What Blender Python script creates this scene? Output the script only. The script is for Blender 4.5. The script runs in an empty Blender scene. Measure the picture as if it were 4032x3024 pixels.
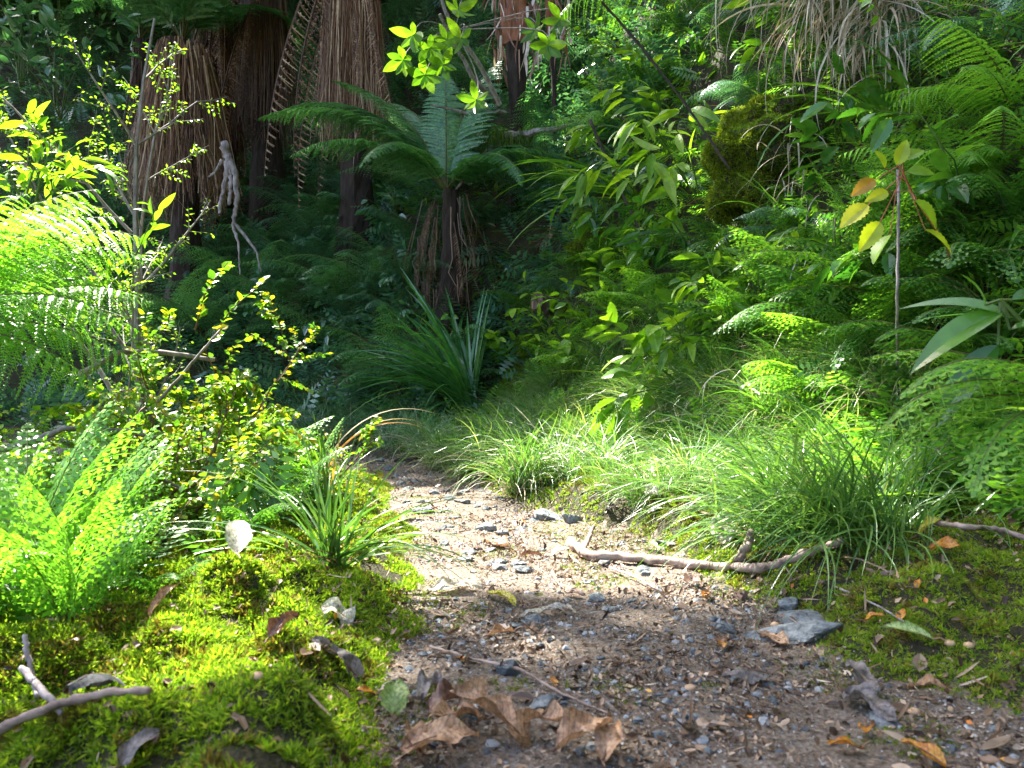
import bpy, math, random
import numpy as np
from mathutils import Vector, Matrix
rng = np.random.default_rng(11)
random.seed(11)
R = math.radians
SC = bpy.context.scene
COL = SC.collection

# ------------------------------------------------------------------ camera
H = 0.35
F = 768.0
cd = bpy.data.cameras.new('camera'); cam = bpy.data.objects.new('camera', cd); COL.objects.link(cam)
cam.location = (0, 0, H); cam.rotation_euler = (R(90), 0, 0)
cd.sensor_width = 36; cd.lens = 27; cd.clip_start = 0.02; cd.clip_end = 600
cd.dof.use_dof = True; cd.dof.focus_distance = 2.9; cd.dof.aperture_fstop = 11
SC.camera = cam
# ------------------------------------------------------------------ light
AZ, EL = R(-42), R(52)
S = np.array([math.sin(AZ)*math.cos(EL), math.cos(AZ)*math.cos(EL), math.sin(EL)])
w = bpy.data.worlds.new('World'); SC.world = w; w.use_nodes = True
nt = w.node_tree; bg = nt.nodes['Background']
sky = nt.nodes.new('ShaderNodeTexSky'); sky.sky_type = 'NISHITA'; sky.sun_disc = False; sky.ozone_density = .45; sky.dust_density = 2.5; sky.air_density = .8
sky.sun_elevation = EL; sky.sun_rotation = AZ % (2*math.pi)
nt.links.new(sky.outputs[0], bg.inputs[0]); bg.inputs[1].default_value = 0.125
sd = bpy.data.lights.new('sun', 'SUN'); sd.energy = 5.0; sd.angle = R(0.55); sd.color = (1.0, 0.95, 0.86)
sun = bpy.data.objects.new('sun', sd); COL.objects.link(sun)
sun.rotation_euler = Vector(-S).to_track_quat('-Z', 'Y').to_euler()
SC.view_settings.view_transform = 'Standard'; SC.view_settings.look = 'None'
SC.view_settings.exposure = 2.75; SC.view_settings.gamma = 1; SC.view_settings.use_curve_mapping = False
SC.cycles.max_bounces = 6; SC.cycles.diffuse_bounces = 4; SC.cycles.transmission_bounces = 4
SC.cycles.glossy_bounces = 2; SC.cycles.use_denoising = True

# ------------------------------------------------------------------ helpers
def unit(v):
    v = np.asarray(v, float); return v/np.maximum(np.linalg.norm(v, axis=-1, keepdims=True), 1e-9)
def tag(o, label=None, cat=None, group=None, kind=None):
    if label: o['label'] = label
    if cat: o['category'] = cat
    if group: o['group'] = group
    if kind: o['kind'] = kind
    return o
def empty(name, loc, label, cat, group=None, rot=(0, 0, 0), sc=1.0):
    o = bpy.data.objects.new(name, None); COL.objects.link(o); o.location = tuple(float(a) for a in loc)
    o.rotation_euler = rot; o.scale = (sc,)*3; o.empty_display_size = 0.05
    return tag(o, label, cat, group)
class MB:
    def __init__(s): s.V = []; s.L = []; s.C = []; s.M = []; s.n = 0
    def add(s, V, Fa, mat=0):
        V = np.asarray(V, float); Fa = np.asarray(Fa, int)
        if len(V) == 0 or len(Fa) == 0: return
        s.V.append(V); s.L.append((Fa+s.n).ravel()); s.C.append(np.full(len(Fa), Fa.shape[1])); s.M.append(np.full(len(Fa), mat)); s.n += len(V)
    def inst(s, tV, tF, M, T, mat=0):
        """bake N copies of a template: M (N,3,3), T (N,3)"""
        tV = np.asarray(tV, float); tF = np.asarray(tF, int); N = len(T)
        if N == 0: return
        V = np.einsum('nij,vj->nvi', M, tV)+np.asarray(T)[:, None, :]
        Fa = tF[None]+(np.arange(N)*len(tV))[:, None, None]
        s.add(V.reshape(-1, 3), Fa.reshape(-1, tF.shape[1]), mat)
    def mesh(s, name, mats, smooth=False):
        me = bpy.data.meshes.new(name)
        V = np.concatenate(s.V); L = np.concatenate(s.L); C = np.concatenate(s.C); M = np.concatenate(s.M)
        me.vertices.add(len(V)); me.vertices.foreach_set('co', V.ravel().astype(np.float32))
        me.loops.add(len(L)); me.loops.foreach_set('vertex_index', L.astype(np.int32))
        me.polygons.add(len(C)); me.polygons.foreach_set('loop_start', np.concatenate([[0], np.cumsum(C)[:-1]]).astype(np.int32))
        me.polygons.foreach_set('loop_total', C.astype(np.int32))
        me.polygons.foreach_set('material_index', M.astype(np.int32))
        me.polygons.foreach_set('use_smooth', np.full(len(C), smooth))
        for m in mats: me.materials.append(m)
        me.update(calc_edges=True); return me
    def build(s, name, mats, parent=None, smooth=False):
        return link(name, s.mesh(name, mats, smooth), parent)
def link(name, me, parent=None, loc=(0, 0, 0), rot=(0, 0, 0), sc=1.0):
    o = bpy.data.objects.new(name, me); COL.objects.link(o); o.location = tuple(float(a) for a in loc); o.rotation_euler = rot
    o.scale = (sc,)*3 if np.isscalar(sc) else sc
    if parent: o.parent = parent
    return o
def frames(d, up):
    """columns: side, dir, normal"""
    d = unit(d); s = unit(np.cross(d, up)); n = np.cross(s, d)
    return np.stack([s, d, n], axis=-1)
def grid_faces(nu, nv, wrap=False):
    i = np.arange(nu-1)[:, None]; j = np.arange(nv if wrap else nv-1)[None]
    j2 = (j+1) % nv
    return np.stack([i*nv+j, i*nv+j2, (i+1)*nv+j2, (i+1)*nv+j], -1).reshape(-1, 4)
def tube(mb, P, r, sides=5, mat=0, rough=0.0):
    P = np.asarray(P, float); n = len(P); r = np.broadcast_to(np.asarray(r, float), (n,))
    T = unit(np.gradient(P, axis=0)); ref = np.array([0.31, 0.2, 0.93])
    if abs(T[0] @ ref) > 0.9: ref = np.array([1., 0.1, 0])
    A = unit(np.cross(T, ref)); B = np.cross(T, A)
    a = np.linspace(0, 2*np.pi, sides, endpoint=False)
    rr = r[:, None]*(1+rough*rng.normal(size=(n, sides)))
    V = P[:, None]+rr[..., None]*(np.cos(a)[None, :, None]*A[:, None]+np.sin(a)[None, :, None]*B[:, None])
    V = np.concatenate([V.reshape(-1, 3), P[:1], P[-1:]])
    mb.add(V, grid_faces(n, sides, True), mat)
    k = np.arange(sides); base = mb.n-len(V)
    caps = np.concatenate([np.stack([(k+1) % sides, k, np.full(sides, n*sides)], 1), np.stack([(n-1)*sides+k, (n-1)*sides+(k+1) % sides, np.full(sides, n*sides+1)], 1)])
    mb.L.append((caps+base).ravel()); mb.C.append(np.full(len(caps), 3)); mb.M.append(np.full(len(caps), mat))
def smooth_path(pts, n=14):
    P = np.asarray(pts, float); t = np.linspace(0, 1, len(P)); tt = np.linspace(0, 1, n)
    Q = np.stack([np.interp(tt, t, P[:, k]) for k in range(3)], 1)
    for _ in range(2): Q[1:-1] = (Q[:-2]+2*Q[1:-1]+Q[2:])/4
    return Q
# value noise ------------------------------------------------------
_tab = rng.random((64, 64))
def noise(x, y, sc, ox=0.0):
    x = np.asarray(x)/sc+ox; y = np.asarray(y)/sc+ox*1.7
    xi = np.floor(x).astype(int); yi = np.floor(y).astype(int); fx = x-xi; fy = y-yi
    fx = fx*fx*(3-2*fx); fy = fy*fy*(3-2*fy); g = lambda a, b: _tab[a % 64, b % 64]
    return (g(xi, yi)*(1-fx)+g(xi+1, yi)*fx)*(1-fy)+(g(xi, yi+1)*(1-fx)+g(xi+1, yi+1)*fx)*fy-0.5
def sst(x, a, b):
    t = np.clip((x-a)/(b-a), 0, 1); return t*t*(3-2*t)

# ------------------------------------------------------------------ terrain
BK = np.array([(1.7, -6), (1.25, 0), (1.02, 1), (0.9, 1.5), (0.68, 2), (0.32, 3), (-0.1, 3.85), (-0.75, 4.4), (-1.7, 4.8), (-3.4, 5.3), (-7, 6.2), (-14, 7.5), (-300, 25)], float)
BS = np.array([2.4, 2.4, 2.4, 2.4, 2.4, 2.3, 2.0, 1.55, 1.25, 1.05, 1.0, 1.0, 1.0])
PY = [-3, .6, .85, 1.05, 1.24, 1.53, 1.84, 2.3, 2.8, 3.3, 3.8, 4.4, 5, 9]
PL = [-.3, -.1, -.146, -.167, -.18, -.22, -.27, -.35, -.47, -.6, -1.1, -2.3, -4.5, -14]
PR = [.9, .75, .6, .47, .46, .375, .31, .14, -.08, -.31, -.62, -1.5, -3.3, -12]
EY = [-3, .5, 1, 1.5, 2, 2.5, 3.2, 4, 5, 6, 8]; EX = [-.9, -.85, -.8, -.64, -.66, -.78, -.95, -1.6, -3.2, -6, -12]
def bank_s(x, y):
    x = np.asarray(x, float); y = np.asarray(y, float)
    best = np.full(x.shape, 1e9); sg = np.ones(x.shape); kk = np.ones(x.shape)
    for i in range(len(BK)-1):
        a, b = BK[i], BK[i+1]; ab = b-a; L2 = ab@ab
        t = np.clip(((x-a[0])*ab[0]+(y-a[1])*ab[1])/L2, 0, 1)
        dx = x-a[0]-t*ab[0]; dy = y-a[1]-t*ab[1]; d = np.hypot(dx, dy)
        cr = -(ab[0]*dy-ab[1]*dx)
        m = d < best
        best = np.where(m, d, best); sg = np.where(m, np.sign(cr)+(cr == 0), sg); kk = np.where(m, BS[i]+(BS[i+1]-BS[i])*t, kk)
    return best*sg, kk
MOUNDS = [(-.42, 1.22, .13, .10, .06), (-.27, 1.0, .08, .07, .035), (-.30, .76, .13, .07, .045), (-.58, 1.0, .15, .12, .03), (-.2, .68, .1, .07, .035), (.8, 1.35, .22, .2, .05), (.6, 1.15, .12, .1, .03), (.42, 1.95, .16, .16, .05), (.25, 2.3, .2, .15, .03), (-.45, 1.6, .15, .2, .05)]
def height(x, y):
    x = np.asarray(x, float); y = np.asarray(y, float)
    s, k = bank_s(x, y)
    u = s-0.3
    z = k*(np.sqrt(u*u+.03)+u)/2-k*0.02
    cap = 13+0*s
    z = np.where(z > cap, cap+(z-cap)*0.35, z)
    z = np.where(s < -2, 0, z)
    E = np.interp(y, EY, EX); dd = E-x
    z = z-0.8*sst(dd, 0, .9)
    far = sst(s, .15, .6)
    z = z+far*(noise(x, y, .7)*.38+noise(x, y, .27, 3.3)*.24)
    L = np.interp(y, PY, PL); Rr = np.interp(y, PY, PR)
    off = np.maximum(L-x, x-Rr)+noise(x, y, .16, 5)*.10
    mo = sst(off, -.02, .07)*(1-far)
    z = z+mo*(.018+np.abs(noise(x, y, .11, 9))*.085+noise(x, y, .05, 2)*.034)+(1-mo)*(noise(x, y, .5, 7)*.02+noise(x, y, .06, 1)*.008)
    for (mx_, my_, rx, ry, hh) in MOUNDS: z = z+hh*np.exp(-((x-mx_)/rx)**2-((y-my_)/ry)**2)*mo
    return z
def normal(x, y, e=.03):
    return unit(np.stack([height(x-e, y)-height(x+e, y), height(x, y-e)-height(x, y+e), np.full(np.shape(x), 2*e)], -1))
def path_off(x, y):
    L = np.interp(y, PY, PL); Rr = np.interp(y, PY, PR)
    return np.maximum(L-x, x-Rr)+noise(x, y, .16, 5)*.10
def on(px, d, lift=0.0):
    x = (px-512)/F*d; return np.array([x, d, float(height(x, d))+lift])
def at(px, py, d):
    return np.array([(px-512)/F*d, d, H+(384-py)/F*d])
_ds = np.concatenate([np.arange(.35, 4, .01), np.arange(4, 30, .04)])
def gp(px, py, lift=0.0):
    x = (px-512)/F*_ds; z = H+(384-py)/F*_ds; h = height(x, _ds)
    k = np.argmax(z < h) if np.any(z < h) else len(_ds)-1
    return np.array([x[k], _ds[k], h[k]+lift])

# ------------------------------------------------------------------ materials
def newmat(name):
    m = bpy.data.materials.new(name); m.use_nodes = True; t = m.node_tree; t.nodes.clear()
    out = t.nodes.new('ShaderNodeOutputMaterial'); return m, t, out
def N(t, typ, **kw):
    n = t.nodes.new(typ)
    for k, v in kw.items():
        if k.startswith('i_'): n.inputs[k[2:].replace('_', ' ')].default_value = v
        else: setattr(n, k, v)
    return n
def ramp(t, fac, stops, interp='LINEAR'):
    r = t.nodes.new('ShaderNodeValToRGB'); r.color_ramp.interpolation = interp
    els = r.color_ramp.elements
    while len(els) < len(stops): els.new(0.5)
    for e, (p, c) in zip(els, stops): e.position = p; e.color = (*c, 1)
    t.links.new(fac, r.inputs[0]); return r
def leafmat(name, stops, trans=.4, rough=.42, spec=.5, tcol=(1.28, 1.38, .55), coat=0.0, patch=0.25):
    """foliage: colour per leaf (random per island) and per plant, thin translucent blade"""
    m, t, out = newmat(name); L = t.links.new
    g = N(t, 'ShaderNodeNewGeometry'); oi = N(t, 'ShaderNodeObjectInfo')
    ad = N(t, 'ShaderNodeMath', operation='MULTIPLY_ADD'); L(oi.outputs['Random'], ad.inputs[0]); ad.inputs[1].default_value = .35; ad.inputs[2].default_value = -.17
    a2 = N(t, 'ShaderNodeMath', operation='ADD', use_clamp=True); L(ad.outputs[0], a2.inputs[0]); L(g.outputs['Random Per Island'], a2.inputs[1])
    r = ramp(t, a2.outputs[0], stops)
    nz = N(t, 'ShaderNodeTexNoise', i_Scale=28.0, i_Detail=3.0); co = N(t, 'ShaderNodeTexCoord'); L(co.outputs['Object'], nz.inputs['Vector'])
    mr = N(t, 'ShaderNodeMapRange'); L(nz.outputs[0], mr.inputs[0]); mr.inputs[1].default_value = .3; mr.inputs[2].default_value = .7; mr.inputs[3].default_value = 1-patch; mr.inputs[4].default_value = 1+patch
    mu = N(t, 'ShaderNodeVectorMath', operation='SCALE'); L(r.outputs[0], mu.inputs[0]); L(mr.outputs[0], mu.inputs['Scale'])
    p = N(t, 'ShaderNodeBsdfPrincipled'); L(mu.outputs[0], p.inputs['Base Color']); p.inputs['Roughness'].default_value = rough
    p.inputs['Specular IOR Level'].default_value = spec
    tm = N(t, 'ShaderNodeVectorMath', operation='MULTIPLY'); L(mu.outputs[0], tm.inputs[0]); tm.inputs[1].default_value = tcol
    tr = N(t, 'ShaderNodeBsdfTranslucent'); L(tm.outputs[0], tr.inputs[0])
    mx = N(t, 'ShaderNodeMixShader'); mx.inputs[0].default_value = trans; L(p.outputs[0], mx.inputs[1]); L(tr.outputs[0], mx.inputs[2])
    L(mx.outputs[0], out.inputs[0]); return m
def solidmat(name, c1, c2, scale=30.0, rough=.8, bump=.4, stretch=(1, 1, 1), detail=6.0, spec=.3, dist=.004, c3=None):
    m, t, out = newmat(name); L = t.links.new
    co = N(t, 'ShaderNodeTexCoord'); mp = N(t, 'ShaderNodeMapping'); mp.inputs['Scale'].default_value = stretch; L(co.outputs['Object'], mp.inputs[0])
    nz = N(t, 'ShaderNodeTexNoise', i_Scale=scale, i_Detail=detail, i_Roughness=.65); L(mp.outputs[0], nz.inputs['Vector'])
    st = [(.32, c1), (.68, c2)] + ([(.8, c3)] if c3 else [])
    r = ramp(t, nz.outputs[0], st)
    p = N(t, 'ShaderNodeBsdfPrincipled'); L(r.outputs[0], p.inputs['Base Color']); p.inputs['Roughness'].default_value = rough; p.inputs['Specular IOR Level'].default_value = spec
    b = N(t, 'ShaderNodeBump'); b.inputs['Strength'].default_value = bump; b.inputs['Distance'].default_value = dist; L(nz.outputs[0], b.inputs['Height']); L(b.outputs[0], p.inputs['Normal'])
    L(p.outputs[0], out.inputs[0]); return m
G = dict(
 lime=leafmat('leaf_lime', [(0, (.07, .17, .012)), (.5, (.16, .32, .02)), (1, (.28, .42, .03))], trans=.5),
 lime_fern=leafmat('fern_lime', [(0, (.10, .27, .03)), (.5, (.17, .39, .045)), (1, (.27, .46, .06))], trans=.5, rough=.4),
 fern=leafmat('fern_green', [(0, (.035, .11, .02)), (.6, (.07, .20, .03)), (1, (.13, .27, .03))], trans=.42, rough=.4),
 fern_shade_tint=leafmat('fern_shade_tint', [(0, (.03, .10, .055)), (.6, (.07, .19, .11)), (1, (.12, .26, .14))], trans=.35, rough=.3, spec=.9),  # fern green recoloured teal, skylit shade put into the colour
 frond=leafmat('treefern_frond', [(0, (.05, .16, .07)), (.6, (.10, .27, .10)), (1, (.15, .32, .10))], trans=.4, rough=.3, spec=.8),
 broad=leafmat('leaf_broad', [(0, (.035, .12, .02)), (.5, (.07, .2, .025)), (1, (.15, .3, .03))], trans=.45, rough=.25, spec=.8),
 broad_shade_tint=leafmat('leaf_broad_shade_tint', [(0, (.025, .09, .045)), (.6, (.06, .17, .08)), (1, (.10, .24, .11))], trans=.3, rough=.22, spec=1.0),  # broad leaf recoloured blue-green, skylight and shade put into the colour
 round=leafmat('leaf_round', [(0, (.04, .12, .015)), (.5, (.11, .24, .02)), (.9, (.24, .35, .02)), (1, (.32, .28, .02))], trans=.5, rough=.3),
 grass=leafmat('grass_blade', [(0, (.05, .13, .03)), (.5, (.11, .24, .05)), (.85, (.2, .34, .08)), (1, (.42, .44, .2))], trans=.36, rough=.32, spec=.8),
 grass_shade=leafmat('grass_shade_tint', [(0, (.03, .11, .05)), (.6, (.07, .21, .09)), (1, (.16, .28, .15))], trans=.3, rough=.25, spec=1.0),  # shaded copy of the grass, its blue-green shade painted in
 flax=leafmat('flax_blade', [(0, (.035, .13, .035)), (.6, (.07, .22, .05)), (1, (.14, .30, .06))], trans=.35, rough=.24, spec=1.0),
 flax_lime=leafmat('flax_lime', [(0, (.06, .17, .02)), (.6, (.12, .27, .03)), (1, (.22, .32, .05))], trans=.4, rough=.3, spec=.6),
 moss=leafmat('moss_bright', [(0, (.07, .14, .012)), (.5, (.17, .28, .022)), (.9, (.34, .44, .04)), (1, (.30, .28, .07))], trans=.5, rough=.6, spec=.2),
 moss_olive=leafmat('moss_olive', [(0, (.06, .10, .01)), (.5, (.15, .21, .015)), (1, (.28, .32, .03))], trans=.4, rough=.6, spec=.2),
 moss_dark=leafmat('moss_dark', [(0, (.03, .07, .008)), (.6, (.07, .14, .015)), (1, (.14, .20, .02))], trans=.3, rough=.6, spec=.2),
 straw=leafmat('dead_straw', [(0, (.05, .022, .014)), (.45, (.17, .08, .045)), (.8, (.36, .21, .12)), (1, (.55, .40, .26))], trans=.12, rough=.6, tcol=(1, .9, .8)),
 straw_dark=leafmat('dead_straw_dark', [(0, (.03, .016, .012)), (.6, (.09, .045, .028)), (1, (.2, .12, .075))], trans=.1, rough=.6, tcol=(1, .9, .8)),
 dry=leafmat('dry_grass', [(0, (.25, .18, .10)), (.5, (.45, .38, .26)), (1, (.6, .55, .45))], trans=.25, rough=.5, tcol=(1, .9, .7)),
 wine=leafmat('leaf_yellowing', [(0, (.14, .28, .02)), (.5, (.28, .40, .02)), (.85, (.46, .46, .02)), (1, (.42, .22, .02))], trans=.45, rough=.4),
 shade_canopy=leafmat('leaf_shade_card', [(0, (.02, .06, .015)), (1, (.05, .13, .03))], trans=.15, rough=.5),  # for the unseen leaf cards added to cast shade
)
M = dict(
 bark=solidmat('bark_grey', (.09, .075, .065), (.32, .28, .25), 60, .85, .5, (1, 1, .25)),
 bark_dark=solidmat('bark_dark', (.012, .009, .008), (.05, .034, .026), 40, .9, .6, (1, 1, .2), dist=.01),
 bark_pale=solidmat('bark_pale', (.10, .08, .075), (.42, .36, .36), 45, .8, .6, (1, 1, .3)),
 bark_red=solidmat('bark_red', (.14, .05, .03), (.42, .18, .10), 35, .8, .7, (1, 1, .15), dist=.012, c3=(.75, .62, .58)),
 twig=solidmat('twig_brown', (.07, .035, .022), (.22, .13, .08), 50, .7, .3),
 twig_red=solidmat('twig_red', (.30, .06, .03), (.38, .11, .06), 30, .45, .1),
 stem=solidmat('stem_green', (.04, .08, .015), (.10, .16, .03), 50, .5, .1),
 rachis=solidmat('rachis', (.05, .035, .015), (.14, .16, .04), 20, .5, .1),
 stick=solidmat('stick_wood', (.06, .035, .028), (.42, .31, .25), 38, .75, .6, (.35, 1, 1), dist=.003),
 rock=solidmat('rock_grey', (.05, .058, .06), (.27, .29, .29), 70, .85, 1.0, dist=.010),
 rock_dark=solidmat('rock_dark', (.03, .04, .045), (.12, .14, .15), 30, .7, .7, dist=.006),
 log=solidmat('log_wood', (.04, .025, .018), (.20, .13, .10), 30, .9, .8, (1, 1, .2), dist=.012),
)
# ground materials
def ground_mat(name, kind):
    m, t, out = newmat(name); L = t.links.new
    co = N(t, 'ShaderNodeTexCoord')
    co2 = 0; n1 = N(t, 'ShaderNodeTexNoise', i_Scale=9.0, i_Detail=8.0, i_Roughness=.7); L(co.outputs['Object'], n1.inputs['Vector'])
    n2 = N(t, 'ShaderNodeTexNoise', i_Scale=160.0, i_Detail=6.0, i_Roughness=.75); L(co.outputs['Object'], n2.inputs['Vector'])
    v = N(t, 'ShaderNodeTexVoronoi', i_Scale=190.0); L(co.outputs['Object'], v.inputs['Vector'])
    if kind == 'path':
        r1 = ramp(t, n2.outputs[0], [(.3, (.04, .028, .02)), (.5, (.14, .105, .075)), (.7, (.32, .26, .21))])
        r2 = ramp(t, v.outputs['Color'], [(0, (.05, .04, .03)), (.4, (.15, .11, .075)), (.7, (.24, .21, .18)), (1, (.13, .14, .14))])
        f = ramp(t, n1.outputs[0], [(.4, (0, 0, 0)), (.62, (.8, .8, .8))])
    else:
        r1 = ramp(t, n2.outputs[0], [(.3, (.010, .010, .006)), (.7, (.05, .04, .02))])
        r2 = ramp(t, n2.outputs[0], [(.3, (.02, .022, .006)), (.7, (.06, .06, .02))])
        f = ramp(t, n1.outputs[0], [(.4, (0, 0, 0)), (.6, (1, 1, 1))])
    mx = N(t, 'ShaderNodeMix', data_type='RGBA'); L(f.outputs[0], mx.inputs[0]); L(r1.outputs[0], mx.inputs[6]); L(r2.outputs[0], mx.inputs[7])
    p = N(t, 'ShaderNodeBsdfPrincipled'); L(mx.outputs[2], p.inputs['Base Color']); p.inputs['Roughness'].default_value = .85; p.inputs['Specular IOR Level'].default_value = .25
    b = N(t, 'ShaderNodeBump'); b.inputs['Strength'].default_value = .7; b.inputs['Distance'].default_value = .006
    ms = N(t, 'ShaderNodeMath', operation='ADD'); L(n2.outputs[0], ms.inputs[0]); L(v.outputs['Distance'], ms.inputs[1]); L(ms.outputs[0], b.inputs['Height']); L(b.outputs[0], p.inputs['Normal'])
    L(p.outputs[0], out.inputs[0]); return m
M['path'] = ground_mat('path_soil', 'path'); M['soil'] = ground_mat('forest_soil', 'soil')

# ------------------------------------------------------------------ ground and path
def axis(lo, hi, step, far):
    a = list(np.arange(lo, hi, step)); d = step
    while a[-1] < far: d *= 1.22; a.append(a[-1]+d)
    d = step
    while a[0] > -far: d *= 1.22; a.insert(0, a[0]-d)
    return np.array(a)
gx = axis(-2.6, 3.0, .025, 280); gy = axis(.3, 6.2, .025, 280)
X, Y = np.meshgrid(gx, gy, indexing='ij')
Z = height(X, Y)
P3 = np.stack([X, Y, Z], -1).reshape(-1, 3); FC = grid_faces(len(gx), len(gy))[:, ::-1]
cen = P3[FC].mean(1); pm = (path_off(cen[:, 0], cen[:, 1]) < 0) & (cen[:, 1] < 9) & (cen[:, 1] > -3)
for nm, mk, mt in (('ground', ~pm, 'soil'), ('path', pm, 'path')):
    f = FC[mk]; u, inv = np.unique(f, return_inverse=True)
    mb = MB(); mb.add(P3[u], inv.reshape(f.shape)); tag(mb.build(nm, [M[mt]], smooth=True), kind='structure')

# ------------------------------------------------------------------ plant geometry
def leaf_tpl(width=.3, n=4, fold=.25, droop=.15, serr=0.0, shape=None):
    t = np.linspace(0, 1, n+1); prof = np.interp(t, *shape) if shape else np.sin(np.pi*t**.85)**.8
    wv = width*.5*prof+.004
    if serr: wv = wv*(1+serr*((np.arange(n+1) % 2)-.5))
    z0 = -droop*t**2
    c = np.stack([0*t, t, z0], 1); l = np.stack([-wv, t, z0+fold*wv], 1); r = np.stack([wv, t, z0+fold*wv], 1)
    V = np.stack([l, c, r], 1).reshape(-1, 3)
    return V, grid_faces(n+1, 3)
LT = dict(round=leaf_tpl(.75, 3, .25, .12), lance=leaf_tpl(.27, 7, .3, .35), oval=leaf_tpl(.48, 4, .3, .2), small=leaf_tpl(.5, 2, .2, .1),
          serr=leaf_tpl(.42, 14, .25, .25, .22), heart=leaf_tpl(.8, 6, .2, .25, 0, ([0, .08, .25, .5, .8, 1], [0, .8, 1, .85, .35, 0])))
def frond_geo(L=1.0, npin=26, plen=.2, npn=10, e0=70, bend=70, pnl=.028, hang=.25, fwd=25, tip=.08, seed=0, wide=.42, lat=0.0, droop=.2,
              shape=([0, .12, .35, .6, .85, 1], [.45, .7, 1, .85, .42, .04]), start=.12):
    r = np.random.default_rng(seed); mb = MB(); n = 22; t = np.linspace(0, 1, n)
    ang = R(e0)-R(bend)*t**1.25; st = L/(n-1)
    y = np.concatenate([[0], np.cumsum(np.cos(ang[:-1])*st)]); z = np.concatenate([[0], np.cumsum(np.sin(ang[:-1])*st)]); x = lat*L*t**2
    P = np.stack([x, y, z], 1); tube(mb, P, np.interp(t, [0, 1], [.0055*L+.0012, .0008]), 4, 1)
    T = unit(np.gradient(P, axis=0)); ts = np.linspace(start, .995, npin)
    q = lambda A, s: np.array([np.interp(s, t, A[:, k]) for k in range(3)])
    VV = []; RB = []
    for s in ts:
        p = q(P, s); tt = unit(q(T, s)); sx = unit(np.cross(tt, [0, 0, 1.])) if abs(tt[2]) < .98 else np.array([1., 0, 0])
        nn = np.cross(sx, tt); l = plen*np.interp(s, *shape)
        for sg in (-1, 1):
            a = R(fwd+r.normal()*4); d = unit(sg*sx*math.cos(a)+tt*math.sin(a)-nn*(hang+r.normal()*.05)); m = max(3, int(npn*(.35+.65*l/plen)))
            u = np.linspace(.04, 1, m); c = p+np.outer(u*l, d)-np.outer(u*u*l*droop, nn)-np.outer(u*u*l*.12, [0, 0, 1])
            ax = unit(np.cross(nn, d)); pl = pnl*(.45+.55*l/plen)*(1-.75*u**2.2)*r.uniform(.85, 1.15, m)
            hw = nn[None]*0+tt[None]*(.0028*L*(1-.6*u))[:, None]; RB.append((c-hw, c+hw))
            for s2 in (-1, 1):
                dd = unit(s2*ax[None]+.45*d[None]-.25*nn[None]+r.normal(size=(m, 3))*.07)
                ww = pnl*wide*.5*np.minimum(1, 1.2-u*.6)
                VV.append(np.stack([c, c+dd*(pl*.5)[:, None]+d*ww[:, None], c+dd*pl[:, None], c+dd*(pl*.45)[:, None]-d*ww[:, None]], 1).reshape(-1, 3))
    V = np.concatenate(VV); mb.add(V, np.arange(len(V)).reshape(-1, 4), 0)
    for a_, b_ in RB: mb.add(np.stack([a_, b_], 1).reshape(-1, 3), grid_faces(len(a_), 2), 0)
    return mb
def blades(mb, n, base, L, wd, az, el, bend, segs=6, spread=0.02, fold=.35, mat=0, lean=None, r=None, kink=0):
    """arching ribbon blades; az/el/bend are (lo,hi) in degrees"""
    r = r or rng; a = np.radians(r.uniform(*az, n)); e = np.radians(r.uniform(*el, n)); b = np.radians(r.uniform(*bend, n)); l = r.uniform(*L, n); wv = r.uniform(*wd, n)
    P = np.zeros((n, segs+1, 3)); P[:, 0] = np.asarray(base)+np.stack([r.normal(size=n)*spread, r.normal(size=n)*spread, 0*a], 1)
    tw = r.normal(size=n)*.25
    for k in range(segs):
        t = k/segs; ea = e-b*t**1.1; aa = a+tw*t
        if lean is not None:
            la, lw = lean; aa = aa+np.angle(np.exp(1j*(la-aa)))*lw*t
        d = np.stack([np.cos(aa)*np.cos(ea), np.sin(aa)*np.cos(ea), np.sin(ea)], 1); P[:, k+1] = P[:, k]+d*(l/segs)[:, None]
    T = np.gradient(P, axis=1); sd = unit(np.cross(T, [0, 0, 1.]+r.normal(size=(n, 1, 3))*.25))
    nn = unit(np.cross(sd, T)); t = np.linspace(0, 1, segs+1); pr = np.interp(t, [0, .25, .6, 1], [.75, 1, .8, .04])
    W = (wv[:, None]*pr[None]*.5)[..., None]
    V = np.stack([P-sd*W+nn*W*fold, P, P+sd*W+nn*W*fold], 2)   # n,seg,3,3
    f = grid_faces(segs+1, 3); Fa = f[None]+(np.arange(n)*(segs+1)*3)[:, None, None]
    mb.add(V.reshape(-1, 3), Fa.reshape(-1, 4), mat)
def grow(p, d, L, r, depth, nsub=4, spread=.8, wander=.18, grav=0.0, seg=8, out=None, taper=.25, sublen=.55):
    """list of (points, radii, depth)"""
    if out is None: out = []
    P = [np.array(p, float)]; dd = unit(d)
    for k in range(seg):
        dd = unit(dd+rng.normal(size=3)*wander/np.sqrt(seg)*1.6+np.array([0, 0, -grav/seg])); P.append(P[-1]+dd*L/seg)
    P = np.array(P); out.append((P, np.linspace(r, r*taper, seg+1), depth))
    if depth > 0:
        for i in range(nsub):
            k = int(1+(seg-1)*(i+rng.random())/nsub); k = min(k, seg-1); t = unit(P[k+1]-P[k]); q = unit(np.cross(t, rng.normal(size=3)))
            grow(P[k], t+q*spread*rng.uniform(.6, 1.3), L*sublen*rng.uniform(.6, 1.2)*(1.15-k/seg*.5), r*.5*(1-.5*k/seg), depth-1, nsub, spread, wander, grav, max(4, seg-2), out, taper, sublen)
    return out
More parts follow.
